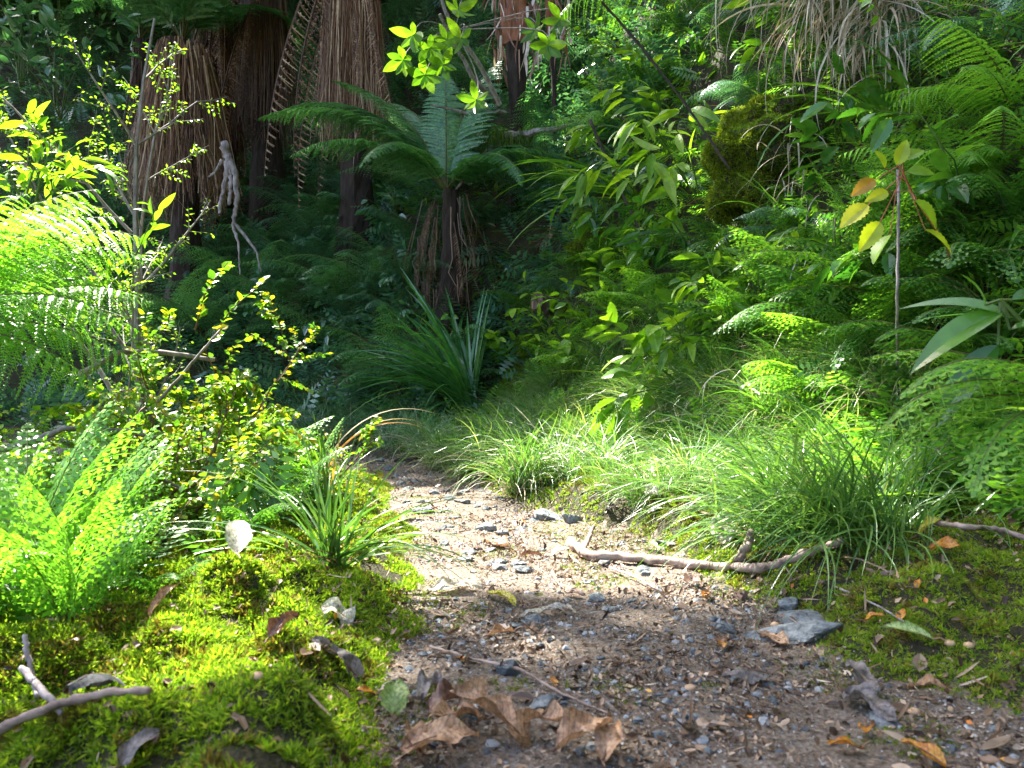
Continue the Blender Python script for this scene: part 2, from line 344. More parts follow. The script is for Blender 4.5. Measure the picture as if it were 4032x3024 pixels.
def leafy(mb, P, tpl, n, size, mat=0, ang=.9, start=.1, opp=False, drop=.3, pet=.1, up=.6):
    """leaves along polyline"""
    m = n*(2 if opp else 1); t = start+(1-start)*((np.arange(m)//2 if opp else np.arange(m))+rng.random(m)*.4)/max(1, n); t = np.clip(t, 0, 1)
    u = np.linspace(0, 1, len(P)); Q = np.stack([np.interp(t, u, P[:, k]) for k in range(3)], 1); Tn = unit(np.gradient(P, axis=0)); T = unit(np.stack([np.interp(t, u, Tn[:, k]) for k in range(3)], 1))
    side = unit(np.cross(T, rng.normal(size=(1, 3))*.3+np.array([[0, 0, 1.]]))); bn = np.cross(side, T)
    phi = np.where(np.arange(m) % 2 == 0, 0, np.pi)+rng.normal(size=m)*.5
    o = side*np.cos(phi)[:, None]+bn*np.sin(phi)[:, None]*.9
    d = unit(T*np.cos(ang)+o*np.sin(ang)+np.array([0, 0, -drop])+rng.normal(size=(m, 3))*.12)
    sz = rng.uniform(*size, m); upv = unit(np.array([[0, 0, 1.]])*up+rng.normal(size=(m, 3))*.35+bn*.1)
    Mx = frames(d, upv)*sz[:, None, None]
    mb.inst(tpl[0], tpl[1], Mx, Q+d*(sz*pet)[:, None], mat)

# ------------------------------------------------------------------ frond library
def FM(name, mat, **k): return frond_geo(**k).mesh(name, [G[mat], M['rachis']])
FL = dict(
 tree=[FM('treefern_frond', 'frond', L=1, npin=38, plen=.21, npn=18, e0=e, bend=b, pnl=.027, hang=.12, wide=.6, seed=i, lat=l) for i, (e, b, l) in enumerate([(82, 40, .02), (70, 85, -.05), (60, 120, .08), (75, 60, -.1)])],
 dark=[FM('shade_tint_frond', 'fern_shade_tint', L=1, npin=24, plen=.22, npn=10, e0=e, bend=b, pnl=.032, hang=.25, seed=10+i, lat=l) for i, (e, b, l) in enumerate([(65, 80, .04), (50, 90, -.1), (72, 110, .1)])],
 far=[FM('shade_frond', 'frond', L=1, npin=24, plen=.2, npn=9, e0=e, bend=b, pnl=.032, hang=.25, seed=14+i, lat=l) for i, (e, b, l) in enumerate([(62, 85, .04), (48, 80, -.1)])],
 lime=[FM('lime_frond', 'lime_fern', L=1, npin=21, plen=.28, npn=20, e0=e, bend=b, pnl=.023, hang=.35, wide=.85, fwd=30, droop=.35, seed=20+i, lat=l) for i, (e, b, l) in enumerate([(60, 60, .04), (35, 60, -.06), (70, 100, .1)])],
 hen=[FM('feather_frond', 'fern', L=1, npin=17, plen=.26, npn=7, e0=e, bend=b, pnl=.062, hang=.15, seed=30+i, lat=l, wide=.5, fwd=35) for i, (e, b, l) in enumerate([(65, 60, .08), (50, 80, -.08), (75, 90, .02)])],
 henlime=[FM('lime_feather_frond', 'lime_fern', L=1, npin=17, plen=.26, npn=7, e0=e, bend=b, pnl=.062, hang=.15, seed=40+i, lat=l, wide=.5, fwd=35) for i, (e, b, l) in enumerate([(65, 60, .08), (50, 80, -.08), (80, 60, .02), (78, 30, .05), (68, 34, -.08)])],
)
def fern(name, loc, kind, n, L, label, group=None, cat='fern', az=(0, 360), tilt=None, explicit=None, pitch=(-15, 15)):
    e = empty(name, loc, label, cat, group)
    if explicit:
        for (a, p, l, v) in explicit:      # azimuth of growth (deg, 0=+x), pitch offset, length, variant
            link('frond', FL[kind][v % len(FL[kind])], e, (0, 0, 0), (R(p), 0, R(a-90)), l)
    else:
        for k in range(n):
            a = az[0]+(az[1]-az[0])*(k+rng.random()*.7)/n
            link('frond', FL[kind][int(rng.integers(len(FL[kind])))], e, (rng.normal()*.01, rng.normal()*.01, 0), (R(rng.uniform(*pitch)), R(rng.normal()*8), R(a-90)), float(L*rng.uniform(.75, 1.15)))
    return e

# ------------------------------------------------------------------ tree ferns
DF = [frond_geo(L=1, npin=30, plen=.055, npn=6, e0=-66-5*i, bend=24, pnl=.014, hang=.9, seed=60+i, fwd=50, droop=.6, lat=.04*(i-1)).mesh('dead_frond', [G['straw'], G['straw_dark']]) for i in range(3)]
def tree_fern(px, d, crown_py, skirt_py, wid, label, mat='straw', n=300, fronds=None, crown_z=None, nf=10, fl=1.5, flare=1.5, tr=1.0):
    b = on(px, d); top = crown_z if crown_z else H+(384-crown_py)/F*d; bot = H+(384-skirt_py)/F*d
    e = empty('tree_fern', b, label, 'tree fern', 'tree ferns with skirts of dead fronds'); hz = top-b[2]; hb = bot-b[2]
    mb = MB(); zz = np.linspace(-.1, hz, 16); tube(mb, np.stack([.03*np.sin(zz*2), .02*np.cos(zz*1.3), zz], 1), np.interp(zz, [0, hz*.5, hz], [.16*tr, .1*tr, .09*tr]), 12, 0, .08); mb.build('trunk', [M['bark_dark']], e)
    mb = MB(); r0 = wid*.22; a = rng.uniform(0, 2*np.pi, n); l = (hz-hb)*rng.uniform(.45, 1.08, n)*np.where(rng.random(n) < .08, 1.15, 1); segs = 6
    z0 = hz-rng.uniform(0, 1, n)**1.6*(hz-hb)*.5-.03; l = np.minimum(l, z0-hb+(rng.random(n)-.6)*.25*(hz-hb)*.6); l = np.maximum(l, .2)
    jit = rng.normal(size=n)*.22*(rng.random(n) < .6); jr = rng.normal(size=n)*.035; fl_ = rng.uniform(.45, flare**.5, n)**1.5; P = np.zeros((n, segs+1, 3))
    for k in range(segs+1):
        t = k/segs; rad = r0+(wid*.5-r0)*fl_*(np.clip(t*l+(hz-z0), 0, None)/(hz-hb))**.85*1.05; aa = a+jit*t+rng.normal(size=n)*.03; rad = rad+jr*t*np.sin(t*7+a*5)
        P[:, k] = np.stack([np.cos(aa)*rad, np.sin(aa)*rad, z0-l*t], 1)
    T = np.gradient(P, axis=1); out = np.stack([np.cos(a), np.sin(a), 0*a], 1)[:, None]; sd = unit(np.cross(T, out+rng.normal(size=(n, 1, 3))*.5))
    W = (rng.uniform(.003, .008, n)[:, None]*np.linspace(1, .35, segs+1)[None])[..., None]
    V = np.stack([P-sd*W, P+out*W*.8, P+sd*W], 2); f = grid_faces(segs+1, 3); mb.add(V.reshape(-1, 3), (f[None]+(np.arange(n)*(segs+1)*3)[:, None, None]).reshape(-1, 4))
    m2 = max(30, n//5)   # a frayed under-layer of shorter tangled fibres
    for k in range(m2):
        a_ = rng.uniform(0, 6.28); zt = rng.uniform(hb, hb+(hz-hb)*.5); rr = wid*.42*rng.uniform(.5, 1)
        q = np.array([math.cos(a_)*rr, math.sin(a_)*rr, zt]); blades(mb, 4, q, (.08, .3), (.003, .006), (0, 360), (-90, -50), (-20, 30), 4, .02)
    mb.build('dead_frond_skirt', [G[mat]], e)
    for k in range(9 if wid > .4 else 4):   # whole dead fronds, pinnae still on, hanging among the straws
        a_ = rng.uniform(0, 360); link('dead_frond', DF[k % 3], e, (math.cos(R(a_))*r0*.8, math.sin(R(a_))*r0*.8, hz-rng.uniform(.1, .5)*(hz-hb)), (R(rng.uniform(-6, 14)), 0, R(a_-90)), float((hz-hb)*rng.uniform(.55, 1.05)))
    if fronds:
        for (az, p, l, v) in fronds: link('frond', FL['tree'][v], e, (0, 0, hz), (R(p), 0, R(az-90)), l)
    for k in range(nf):
        az = 360*(k+rng.random()*.6)/max(nf, 1); link('frond', FL['tree'][int(rng.integers(1, 4))], e, (0, 0, hz), (R(rng.uniform(-12, 10)), 0, R(az-90)), float(fl*rng.uniform(.85, 1.15)))
    return e
tree_fern(182, 6.3, 42, 205, .80, 'tree fern with the widest tan dead-frond skirt, its crown in view', n=700, nf=11, fl=1.5, flare=1.5)
tree_fern(218, 7.2, 0, 165, .5, 'tree fern trunk with grey-brown skirt just behind the widest skirt', 'straw', 420, crown_z=4.6, nf=9, fl=1.7)
tree_fern(264, 7.0, 0, 138, .5, 'dark tree fern trunk between the grey-brown skirt and the tall straight skirt', 'straw_dark', 450, crown_z=4.7, nf=9, fl=1.7)
tree_fern(352, 6.0, 0, 140, .56, 'tree fern with tall straight skirt of long tan straws, nearest the centre', 'straw', 650, crown_z=4.3, nf=4, fl=1.7, flare=1.1)
tree_fern(140, 9.5, 0, 260, .35, 'distant dark tree fern trunk behind the slender leafy tree', 'straw_dark', 150, crown_z=4.6, nf=8, fl=1.6)
# central tree fern
tree_fern(446, 5.0, 190, 292, .58, 'low tree fern with spread green shuttlecock crown in the middle of the back slope', 'straw_dark', 30, nf=0, flare=1.7, tr=.6, fronds=[
 (100, 8, .95, 0), (50, -2, 1.15, 0), (172, -8, 1.35, 1), (188, -16, 1.35, 1), (205, -30, 1.1, 1), (160, -5, 1.15, 3), (235, -10, .85, 2), (320, -18, .85, 2), (20, -14, .95, 1), (125, 0, 1.0, 3), (350, -22, .85, 1), (75, 2, .9, 3)])
# red flaky trunk
b = on(512, 5.3); e = empty('tree', b, 'reddish tree trunk with peeling pale bark and broken side branches at the top centre', 'tree')
mb = MB(); zz = np.linspace(-.1, 4.8, 40); Pt = np.stack([.03*np.sin(zz*1.7)+.03*zz*0, .03*np.cos(zz), zz], 1); rd = np.interp(zz, [0, .8, 1.4, 4.8], [.04, .045, .10, .11]); tube(mb, Pt[11:], rd[11:], 14, 0, .14); tube(mb, Pt[:12], rd[:12]*.93, 10, 1, .1)  # lower trunk in dark bark, deep shade painted into its colour
Pt2 = np.stack([.27+.03*np.sin(zz*2.1), 0*zz+.1, zz], 1); r2 = np.interp(zz, [1, 2.2, 4.8], [.02, .05, .07]); tube(mb, Pt2[12:], r2[12:], 10, 0, .15); tube(mb, Pt2[4:13], r2[4:13]*.9, 8, 1, .1); mb.build('trunk', [M['bark_red'], M['bark_dark']], e)
mb = MB(); base = np.array(b)
for (p0, p1, p2, r0) in [(at(505, 136, 5.25), at(540, 132, 5.1), at(600, 120, 5.0), .028), (at(498, 105, 5.2), at(470, 75, 5.0), at(440, 15, 4.8), .022), (at(500, 140, 5.2), at(480, 160, 5.1), at(455, 190, 5.0), .018), (at(505, 112, 5.2), at(470, 112, 5.1), at(430, 105, 5.0), .014)]:
    tube(mb, smooth_path([p0-base, p1-base+rng.normal(size=3)*.02, p2-base], 14)+rng.normal(size=(14, 3))*.006, np.linspace(r0, r0*.4, 14), 7, 0, .12)
mb.build('branch', [M['bark']], e)
mb = MB()
for k in range(420):
    zt = rng.uniform(1.15, 2.6); a_ = rng.uniform(0, 6.28); blades(mb, 1, np.array([math.cos(a_)*.12+(.27 if rng.random() < .4 else 0), math.sin(a_)*.12-.02, zt]), (.05, .22), (.008, .03), (0, 360), (-90, -60), (-30, 30), 3, .01)
mb.build('bark_flakes', [leafmat('bark_flake', [(0, (.10, .04, .025)), (.6, (.3, .14, .09)), (1, (.75, .66, .62))], trans=.1, rough=.6)], e)
mb = MB()   # moss and lichen strands on the trunk
for k in range(150):
    q = at(rng.uniform(485, 545), rng.uniform(125, 160), 5.15)-base; blades(mb, 3, q, (.05, .25), (.003, .007), (0, 360), (-90, -50), (0, 30), 4, .02)
mb.build('moss_strand', [G['moss_dark']], e)

# ------------------------------------------------------------------ flax-like plants
def flax(name, loc, specs, mat, label, cat='flax'):
    e = empty(name, loc, label, cat); mb = MB()
    for (n, L, wd, az, el, bend) in specs: blades(mb, n, (0, 0, 0), L, wd, az, el, bend, 12, .03, .5)
    mb.build('blade_tuft', [G[mat]], e); return e
flax('flax_plant', on(470, 4.4, .12), [(7, (.9, 1.15), (.034, .048), (90, 160), (52, 74), (15, 50)), (34, (.6, 1.0), (.026, .038), (140, 240), (30, 66), (20, 75)), (26, (.6, 1.1), (.012, .024), (150, 260), (20, 60), (50, 110)), (6, (.5, .8), (.02, .034), (40, 120), (65, 85), (5, 30))], 'flax', 'large dark flax plant with long stiff blades at the far end of the grass')
flax('flax_plant', gp(632, 215, .05), [(16, (.55, .95), (.016, .028), (165, 235), (5, 40), (30, 80)), (7, (.4, .7), (.014, .02), (110, 200), (30, 70), (20, 80))], 'flax_lime', 'lime flax plant with arching blades hanging left off the bank beside the low tree fern')
flax('flax_plant', gp(885, 130, .03), [(9, (.35, .6), (.014, .024), (150, 230), (20, 60), (50, 110)), (3, (.6, .75), (.014, .018), (90, 150), (80, 95), (0, 20))], 'flax_lime', 'broad-bladed lime plant below the curtain of white dead grass, upper right')
flax('flax_plant', gp(500, 290), [(7, (.3, .45), (.014, .022), (20, 160), (60, 92), (10, 50))], 'grass_shade', 'pale upright cluster of shade-tinted blue-green blades behind the dark flax plant')
flax('flax_plant', gp(200, 330, .0), [(12, (.4, .7), (.014, .022), (20, 160), (60, 92), (10, 50))], 'grass_shade', 'pale shade-tinted blue-green blades standing behind the yellow-leaved twiggy shrub')

# ------------------------------------------------------------------ grass tussocks
def tussock_mesh(n, L, mat, wd=(.0025, .0045), lean=0.55, seed=0, spread=.03, bend=(50, 140), el=(45, 88)):
    mb = MB(); r = np.random.default_rng(seed); blades(mb, n, (0, 0, 0), L, wd, (0, 360), el, bend, 8, spread, .4, lean=(math.pi, lean), r=r); blades(mb, n//9, (0, 0, 0), L, wd, (0, 360), (20, 80), (60, 150), 7, spread, .4, lean=(math.pi, lean), r=r, mat=1)
    m2 = n//8; blades(mb, m2, (0, 0, 0), (L[0]*.6, L[1]*.7), wd, (0, 360), (10, 60), (40, 120), 5, spread, .4, mat=1, r=r)
    return mb.mesh('grass_tussock', [G[mat], G['dry']])
TU = [tussock_mesh(230, (.18, .38), 'grass', seed=i, lean=l) for i, l in enumerate([.75, .6, .45])]
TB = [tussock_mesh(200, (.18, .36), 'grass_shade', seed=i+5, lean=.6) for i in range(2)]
TL = [tussock_mesh(200, (.14, .3), 'grass', seed=i+9, lean=.5, wd=(.002, .0035)) for i in range(2)]
def tuss(p, me, label, sc=1.0, az=None, group='grass tussocks along the right side of the path'):
    nx = normal(p[0], p[1], .08); a = math.atan2(nx[1], nx[0]) if az is None else R(az)
    o = link('grass_tussock', me, None, p, (0, 0, a-math.pi+rng.normal()*.2), sc); return tag(o, label, 'grass tussock', group)
# the big near tussock: blades individually richer
mb = MB(); blades(mb, 520, (0, 0, 0), (.25, .48), (.003, .0055), (100, 300), (35, 85), (50, 130), 10, .07, .4, lean=(math.pi*1.05, .5)); blades(mb, 120, (.08, 0, 0), (.2, .4), (.003, .006), (0, 360), (50, 90), (40, 120), 9, .06, .4); blades(mb, 40, (0, 0, 0), (.15, .3), (.003, .005), (100, 300), (10, 40), (40, 110), 6, .06, .4, mat=1)
o = mb.build('grass_tussock', [G['grass'], G['dry']]); o.location = tuple(on(828, 1.58)); tag(o, 'largest grass tussock, arching over the right end of the stick on the path', 'grass tussock', 'grass tussocks along the right side of the path')
for px, d, me, sc, lb in [
 (775, 1.75, TU[0], 1.0, 'grass tussock directly behind and left of the largest tussock'),
 (900, 1.75, TU[1], 1.05, 'grass tussock behind the right side of the largest tussock, near the right edge'),
 (648, 2.02, TU[1], .72, 'small upright tussock left of the pale curled leaves on the moss'),
 (520, 2.55, TU[0], 1.0, 'grass tussock whose dark base touches the moss where the path narrows'),
 (560, 2.6, TU[1], .95, 'grass tussock just right of the one where the path narrows'),
 (600, 2.55, TU[2], .9, 'grass tussock between the moss strip and the large-leaved sapling'),
 (470, 3.0, TU[0], .95, 'soft pale tussock leaning over the right edge of the far path'),
 (440, 3.35, TU[0], 1.0, 'soft pale tussock at the last visible bend of the path'),
 (500, 3.2, TU[1], 1.0, 'tussock behind the bend with long combed blades'),
 (690, 2.0, TU[2], .7, 'low tussock tucked under the broad leaves beside the largest tussock'),
 (740, 2.3, TU[0], .9, 'tussock on the lower bank above the yellow leaf')]:
    tuss(on(px, d), me, lb, sc)
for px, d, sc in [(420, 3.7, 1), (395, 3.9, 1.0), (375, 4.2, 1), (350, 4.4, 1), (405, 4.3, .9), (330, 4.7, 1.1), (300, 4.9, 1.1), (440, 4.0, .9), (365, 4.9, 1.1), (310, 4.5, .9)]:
    tuss(on(px, d), TB[int(rng.integers(2))], 'tussock tinted shade blue-green in the grass patch past the bend of the path', sc, group='shaded tussocks past the bend')
for px, py, sc in [(560, 400, .8), (600, 395, .8), (640, 400, .9), (680, 420, .8), (720, 400, .8), (765, 385, .8), (660, 345, .8), (700, 330, .7), (620, 360, .7), (800, 360, .7), (850, 390, .9), (930, 400, .9), (560, 430, .8), (620, 430, .85), (530, 410, .8), (690, 300, .6), (760, 310, .7)]:
    tuss(gp(px, py), TL[int(rng.integers(2))], 'fine grass tussock on the lower slope of the right bank', sc, group='fine tussocks on the lower bank')
for k in range(46):
    y_ = rng.uniform(2.1, 4.2); x_ = np.interp(y_, BK[:, 1], BK[:, 0])+rng.uniform(.05, .75); tuss(np.array([x_, y_, float(height(x_, y_))]), TU[k % 3], 'tall arching tussock among the ferns at the foot of the right bank', float(rng.uniform(.75, 1.1)), group='tall tussocks at the foot of the bank')
# left tuft on path edge
mb = MB(); blades(mb, 30, (0, 0, 0), (.16, .30), (.005, .008), (0, 360), (62, 90), (10, 70), 10, .014, .5); blades(mb, 22, (0, 0, 0), (.2, .36), (.004, .007), (-50, 40), (20, 55), (50, 100), 10, .014, .5); blades(mb, 12, (0, 0, 0), (.25, .42), (.004, .007), (130, 210), (25, 60), (50, 85), 10, .014, .5); blades(mb, 8, (0, 0, 0), (.12, .2), (.003, .006), (180, 360), (10, 40), (30, 80), 6, .014, .5, mat=1)
o = mb.build('grass_tuft', [G['grass'], G['dry']]); o.location = tuple(on(333, 1.42)); tag(o, 'lime grass tuft on the left edge of the path with blades reaching over it', 'grass tuft')
mb = MB(); blades(mb, 9, (0, 0, 0), (.2, .3), (.008, .012), (60, 200), (60, 90), (10, 60), 10, .012, .5); blades(mb, 3, (0, 0, 0), (.2, .26), (.008, .01), (40, 140), (75, 90), (0, 20), 6, .01, .5, mat=1); blades(mb, 14, (0, 0, 0), (.15, .3), (.003, .005), (0, 360), (40, 80), (60, 120), 8, .015, .5)
o = mb.build('grass_tuft', [G['flax_lime'], leafmat('blade_browning', [(0, (.35, .14, .03)), (1, (.55, .35, .12))], trans=.3)]); o.location = tuple(on(328, 2.1)); tag(o, 'broad-bladed tuft with browning upright blades left of the narrowing path', 'grass tuft')
mb = MB(); blades(mb, 3, (0, 0, 0), (.42, .55), (.007, .009), (10, 40), (70, 80), (95, 130), 14, .01, .5)
o = mb.build('dry_grass_tuft', [leafmat('blade_orange', [(0, (.45, .22, .08)), (1, (.6, .5, .38))], trans=.3)]); o.location = tuple(on(325, 2.7)); tag(o, 'long dry arching grass blades, orange to white, over the far path', 'grass tuft')

# ------------------------------------------------------------------ twiggy plants
def woody(name, loc, label, cat, starts, depth, nsub, tpl, nleaf, size, mat, stem='twig', spread=.8, wander=.2, grav=0., group=None, opp=False, minlev=0, ang=.9, drop=.3, sublen=.55, sides=5, leafdepth=1, pet=.12, crownname='foliage', stemname='stem', start=.1):
    e = empty(name, loc, label, cat, group); ms, mf = MB(), MB()
    for (p, d, L, r) in starts:
        for (P, rad, dep) in grow(p, d, L, r, depth, nsub, spread, wander, grav, sublen=sublen):
            tube(ms, P, rad, sides)
            if dep <= leafdepth: leafy(mf, P, LT[tpl], max(2, int(nleaf*(len(P)/9.)*(1 if dep == 0 else .7))), size, ang=ang, opp=opp, drop=drop, pet=pet, start=start)
    ms.build(stemname, [M[stem]], e); mf.build(crownname, [G[mat]], e); return e
# slender fine-leaved tree
b = on(150, 3.3)
st = [((0, 0, 0), (-.06, 0, 1), 2.5, .022), ((-.02, 0, .55), (-.35, -.1, 1), 1.6, .012), ((-.03, 0, .6), (-.12, .1, 1), 1.9, .012), ((0, 0, 1.0), (-.6, 0, .8), 1.2, .010), ((-.08, 0, 1.5), (-.5, -.1, .6), 1.0, .008)]
woody('tree', b, 'slender grey-stemmed tree with sparse tiny lime leaves on the left', 'tree', st, 2, 9, 'small', 15, (.012, .024), 'lime', 'bark', spread=.8, wander=.16, grav=.05, sublen=.27, crownname='crown', stemname='trunk')
# round-leaf shrub, left: several shrubs
def shrub(px, d, label, n, L, mat='round', size=(.012, .022), up=.7, z=0.0, azr=(0, 360), tpl='round', stem='twig', nl=20, nsub=5):
    st = []
    for k in range(n):
        a = R(rng.uniform(*azr)); st.append(((rng.normal()*.05, rng.normal()*.05, 0), (math.cos(a), math.sin(a), rng.uniform(.3, 1.4)*up), L*rng.uniform(.7, 1.15), .006))
    p = on(px, d); p[2] += z
    return woody('shrub', p, label, 'shrub', st, 2, nsub, tpl, nl, size, mat, stem, spread=.8, wander=.35, grav=.25, sublen=.5, opp=True, leafdepth=2)
shrub(110, 2.1, 'yellow-leaved twiggy shrub in the middle of the left side, beneath the lime fronds', 20, .6, up=1.3)
shrub(15, 1.8, 'small round-leaved shrub with reddish twigs at the left picture edge', 11, .62, up=1.9)
shrub(150, 2.3, 'round-leaved shrub whose top shoots stand against the dark slope', 13, .6, up=1.6, azr=(60, 220))
shrub(195, 2.7, 'yellow-green shrub right of the dark hollow beside the path', 12, .4, up=1.2)
shrub(70, 1.75, 'olive round-leaved shrub in front of the bleached arching branch', 16, .62, up=1.7)
shrub(170, 1.95, 'dense olive shrub directly above the dark hollow', 16, .6, up=1.8)
shrub(180, 2.5, 'rusty-leaved low shrub against the dark slope above the path edge', 14, .42, up=1.3, azr=(20, 220))
shrub(5, 2.3, 'tall olive shrub behind the left edge ferns', 14, .7, up=1.6)
shrub(60, 2.6, 'dense lime shrub behind the lime fronds on the far left', 14, 1.0, 'lime', (.02, .035), up=1.8)
shrub(25, 3.2, 'pale small-leaved shrub at the foot of the slender tree', 12, 1.15, 'lime', (.018, .03), up=2.2)
shrub(100, 3.6, 'pale leafy shrub between the slender tree and the widest fern skirt', 10, .9, 'lime', (.02, .032), up=2.0)
# two tall shoots rising from shrub
for px, py, px2, py2, lb in [(195, 330, 228, 262, 'upright shoot with round lime leaves rising above the twiggy shrub, left of the longer one'), (205, 350, 268, 278, 'long leaning shoot with round lime leaves against the dark ferns')]:
    p0 = at(px, py, 2.2); p1 = at(px2, py2, 2.15); e = empty('shoot', p0, lb, 'shoot'); P = smooth_path([np.zeros(3), (p1-p0)*.5+np.array([-.02, 0, .01]), p1-p0], 12)
    ms, mf = MB(), MB(); tube(ms, P, np.linspace(.003, .001, 12), 5); leafy(mf, P, LT['round'], 12, (.022, .036), opp=True, drop=.1); ms.build('stem', [M['twig']], e); mf.build('foliage', [G['round']], e)
# saplings with lance leaves on right bank
def sapling(p, label, L, tpl='lance', mat='broad', size=(.08, .14), n=3, lean=(-.5, -.25, .8), stem='stem', nl=8, group=None, grav=.35, drop=.45, nsub=2, r=.005):
    st = [((0, 0, 0), np.array(lean)+rng.normal(size=3)*.28, L*rng.uniform(.75, 1.1), r) for k in range(n)]
    return woody('sapling', p, label, 'sapling', st, 1, nsub, tpl, nl, size, mat, stem, spread=.7, wander=.25, grav=grav, sublen=.45, group=group, drop=drop, pet=.2, ang=.8, start=.3)
for px, py, L, tpl, mat, sz, n, lb in [
 (668, 150, .55, 'lance', 'lime', (.10, .16), 4, 'sapling with long lime lance leaves at the upper left shoulder of the bank'),
 (705, 215, .6, 'lance', 'lime', (.11, .18), 4, 'sapling with drooping lime lance leaves left of the big moss cushion'),
 (640, 225, .5, 'lance', 'broad', (.09, .15), 3, 'lance-leaved sapling below the lime flax on the bank edge'),
 (700, 270, .5, 'lance', 'broad', (.09, .15), 3, 'lance-leaved sapling below the big moss cushion'),
 (790, 75, .45, 'lance', 'lime', (.08, .14), 3, 'leaning sapling with paired lance leaves high on the right bank'),
 (850, 190, .42, 'serr', 'broad', (.08, .13), 3, 'sapling with toothed leaves right of the big moss cushion'),
 (600, 350, .45, 'oval', 'lime', (.06, .10), 3, 'lime sapling with oval leaves rising beside the yellow mossy stump'),
 (560, 345, .42, 'oval', 'lime', (.06, .10), 2, 'slim sapling with pointed lime leaves over the mossy stump'),
 (480, 395, .35, 'oval', 'lime', (.05, .085), 2, 'young whorl-leaved sapling left of the mossy stump'),
 (455, 345, .4, 'oval', 'broad', (.05, .08), 2, 'leafy sapling standing in front of the dark flax blades'),
 (690, 400, .42, 'serr', 'lime', (.09, .14), 3, 'large-leaved lime sapling in the grass left of the largest tussock'),
 (735, 350, .4, 'lance', 'lime', (.08, .12), 2, 'lime sapling on the lower bank above the fine grass'),
 (640, 100, .5, 'heart', 'lime', (.03, .05), 4, 'small-leaved yellow-green climber at the top edge of the bank'),
 (620, 60, .5, 'heart', 'round', (.025, .045), 4, 'fine round-leaved climber hanging beside the red trunk'),
 (740, 60, .5, 'heart', 'broad', (.03, .05), 4, 'dark small-leaved climber at the top of the bank'),
 (960, 120, .5, 'heart', 'broad', (.03, .05), 4, 'small-leaved climber at the right of the white dead grass'),
 (560, 130, .5, 'lance', 'broad_shade_tint', (.06, .1), 3, 'dark glossy seedling beneath the red trunk'),
 (960, 250, .45, 'serr', 'broad', (.07, .12), 3, 'broad toothed sapling near the right edge beneath the yellow leaves')]:
    sapling(gp(px, py), lb, L, tpl, mat, sz, n)
for px, py in [(520, 385), (585, 385), (620, 330), (665, 365), (705, 375), (770, 330), (600, 300), (650, 300), (720, 320), (560, 360), (830, 320), (880, 330)]:
    sapling(gp(px, py, .02), 'young lime-leaved sapling rising from the grass at the foot of the right bank', .32, ['oval', 'serr', 'lance'][px % 3], 'lime', (.05, .10), 3, (-.2, -.25, .95), group='lime saplings at the foot of the bank', grav=.15, drop=.2, nl=7)
for px, py in [(190, 225), (208, 205), (240, 240), (285, 210), (300, 250), (180, 250), (335, 270), (270, 130), (375, 250), (395, 300), (350, 320), (320, 340), (365, 360), (300, 370), (420, 330), (410, 240), (280, 330)]:
    sapling(gp(px, py), 'dark glossy-leaved seedling in the shade of the back slope', .5, 'oval', 'broad_shade_tint', (.05, .09), 3, (-.2, -.5, .9), group='dark seedlings on the back slope', nl=7)
for px, py, L, d_, tpl, sz, mt, lb in [(32, 215, .3, 2.3, 'lance', (.06, .09), 'lime', 'bright sapling top with long lime leaves above the left fronds'), (20, 240, .26, 2.25, 'lance', (.05, .075), 'lime', 'lower lime sapling just under the bright sapling top'),
        (95, 315, .35, 2.4, 'lance', (.05, .08), 'lime', 'lime lance-leaved sapling below the left fronds'), (60, 120, .9, 5.5, 'oval', (.08, .13), 'broad_shade_tint', 'bush in the upper left background, skylight blue painted into its leaves'), (20, 90, 1.1, 5.8, 'oval', (.08, .13), 'broad_shade_tint', 'second bush with skylight blue painted into its leaves, top left corner')]:
    sapling(at(px, py, d_), lb, L, tpl, mt, sz, 3 if d_ < 5 else 9, (0, -.1, 1), grav=.1, drop=.15)

# five-finger palmate branch
e = empty('leafy_branch', at(500, 105, 4.2), 'branch with glowing lime palmate leaves against the dark at the top centre', 'branch'); o0 = at(500, 105, 4.2); ms, mf = MB(), MB()
tube(ms, smooth_path([at(500, 105, 4.2)-o0, at(478, 60, 4.1)-o0, at(445, 18, 4.0)-o0, at(436, -30, 3.95)-o0], 12), np.linspace(.014, .008, 12), 6)
for (cx, cy, d_) in [(443, 65, 3.8), (425, 75, 3.8), (458, 10, 3.8), (461, 38, 3.8), (413, 35, 3.8), (430, 48, 3.8), (447, 40, 3.85), (403, 60, 3.8), (476, 100, 3.8), (560, 20, 3.6), (548, 45, 3.6), (535, 30, 3.9)]:
    c = at(cx, cy, d_)-o0; tube(ms, smooth_path([c, c+np.array([.03, .05, .12]), at(455, 30, 4.0)-o0], 6), .003, 4)
    m = rng.integers(5, 8); a = np.linspace(0, 2*np.pi, m, endpoint=False)+rng.random()
    ax = unit(np.array([rng.normal()*.3, -1, rng.normal()*.3-.2])); u1 = unit(np.cross(ax, [1, 0, .2])); u2 = np.cross(ax, u1)
    d = unit(np.cos(a)[:, None]*u1+np.sin(a)[:, None]*u2+ax*.35+np.array([0, 0, -.35])); mf.inst(*leaf_tpl(.4, 6, .25, .2), frames(d, np.tile(-ax, (m, 1))+rng.normal(size=(m, 3))*.2)*rng.uniform(.075, .12, m)[:, None, None], np.tile(c, (m, 1)))
ms.build('stem', [M['bark']], e); mf.build('foliage', [G['lime']], e)

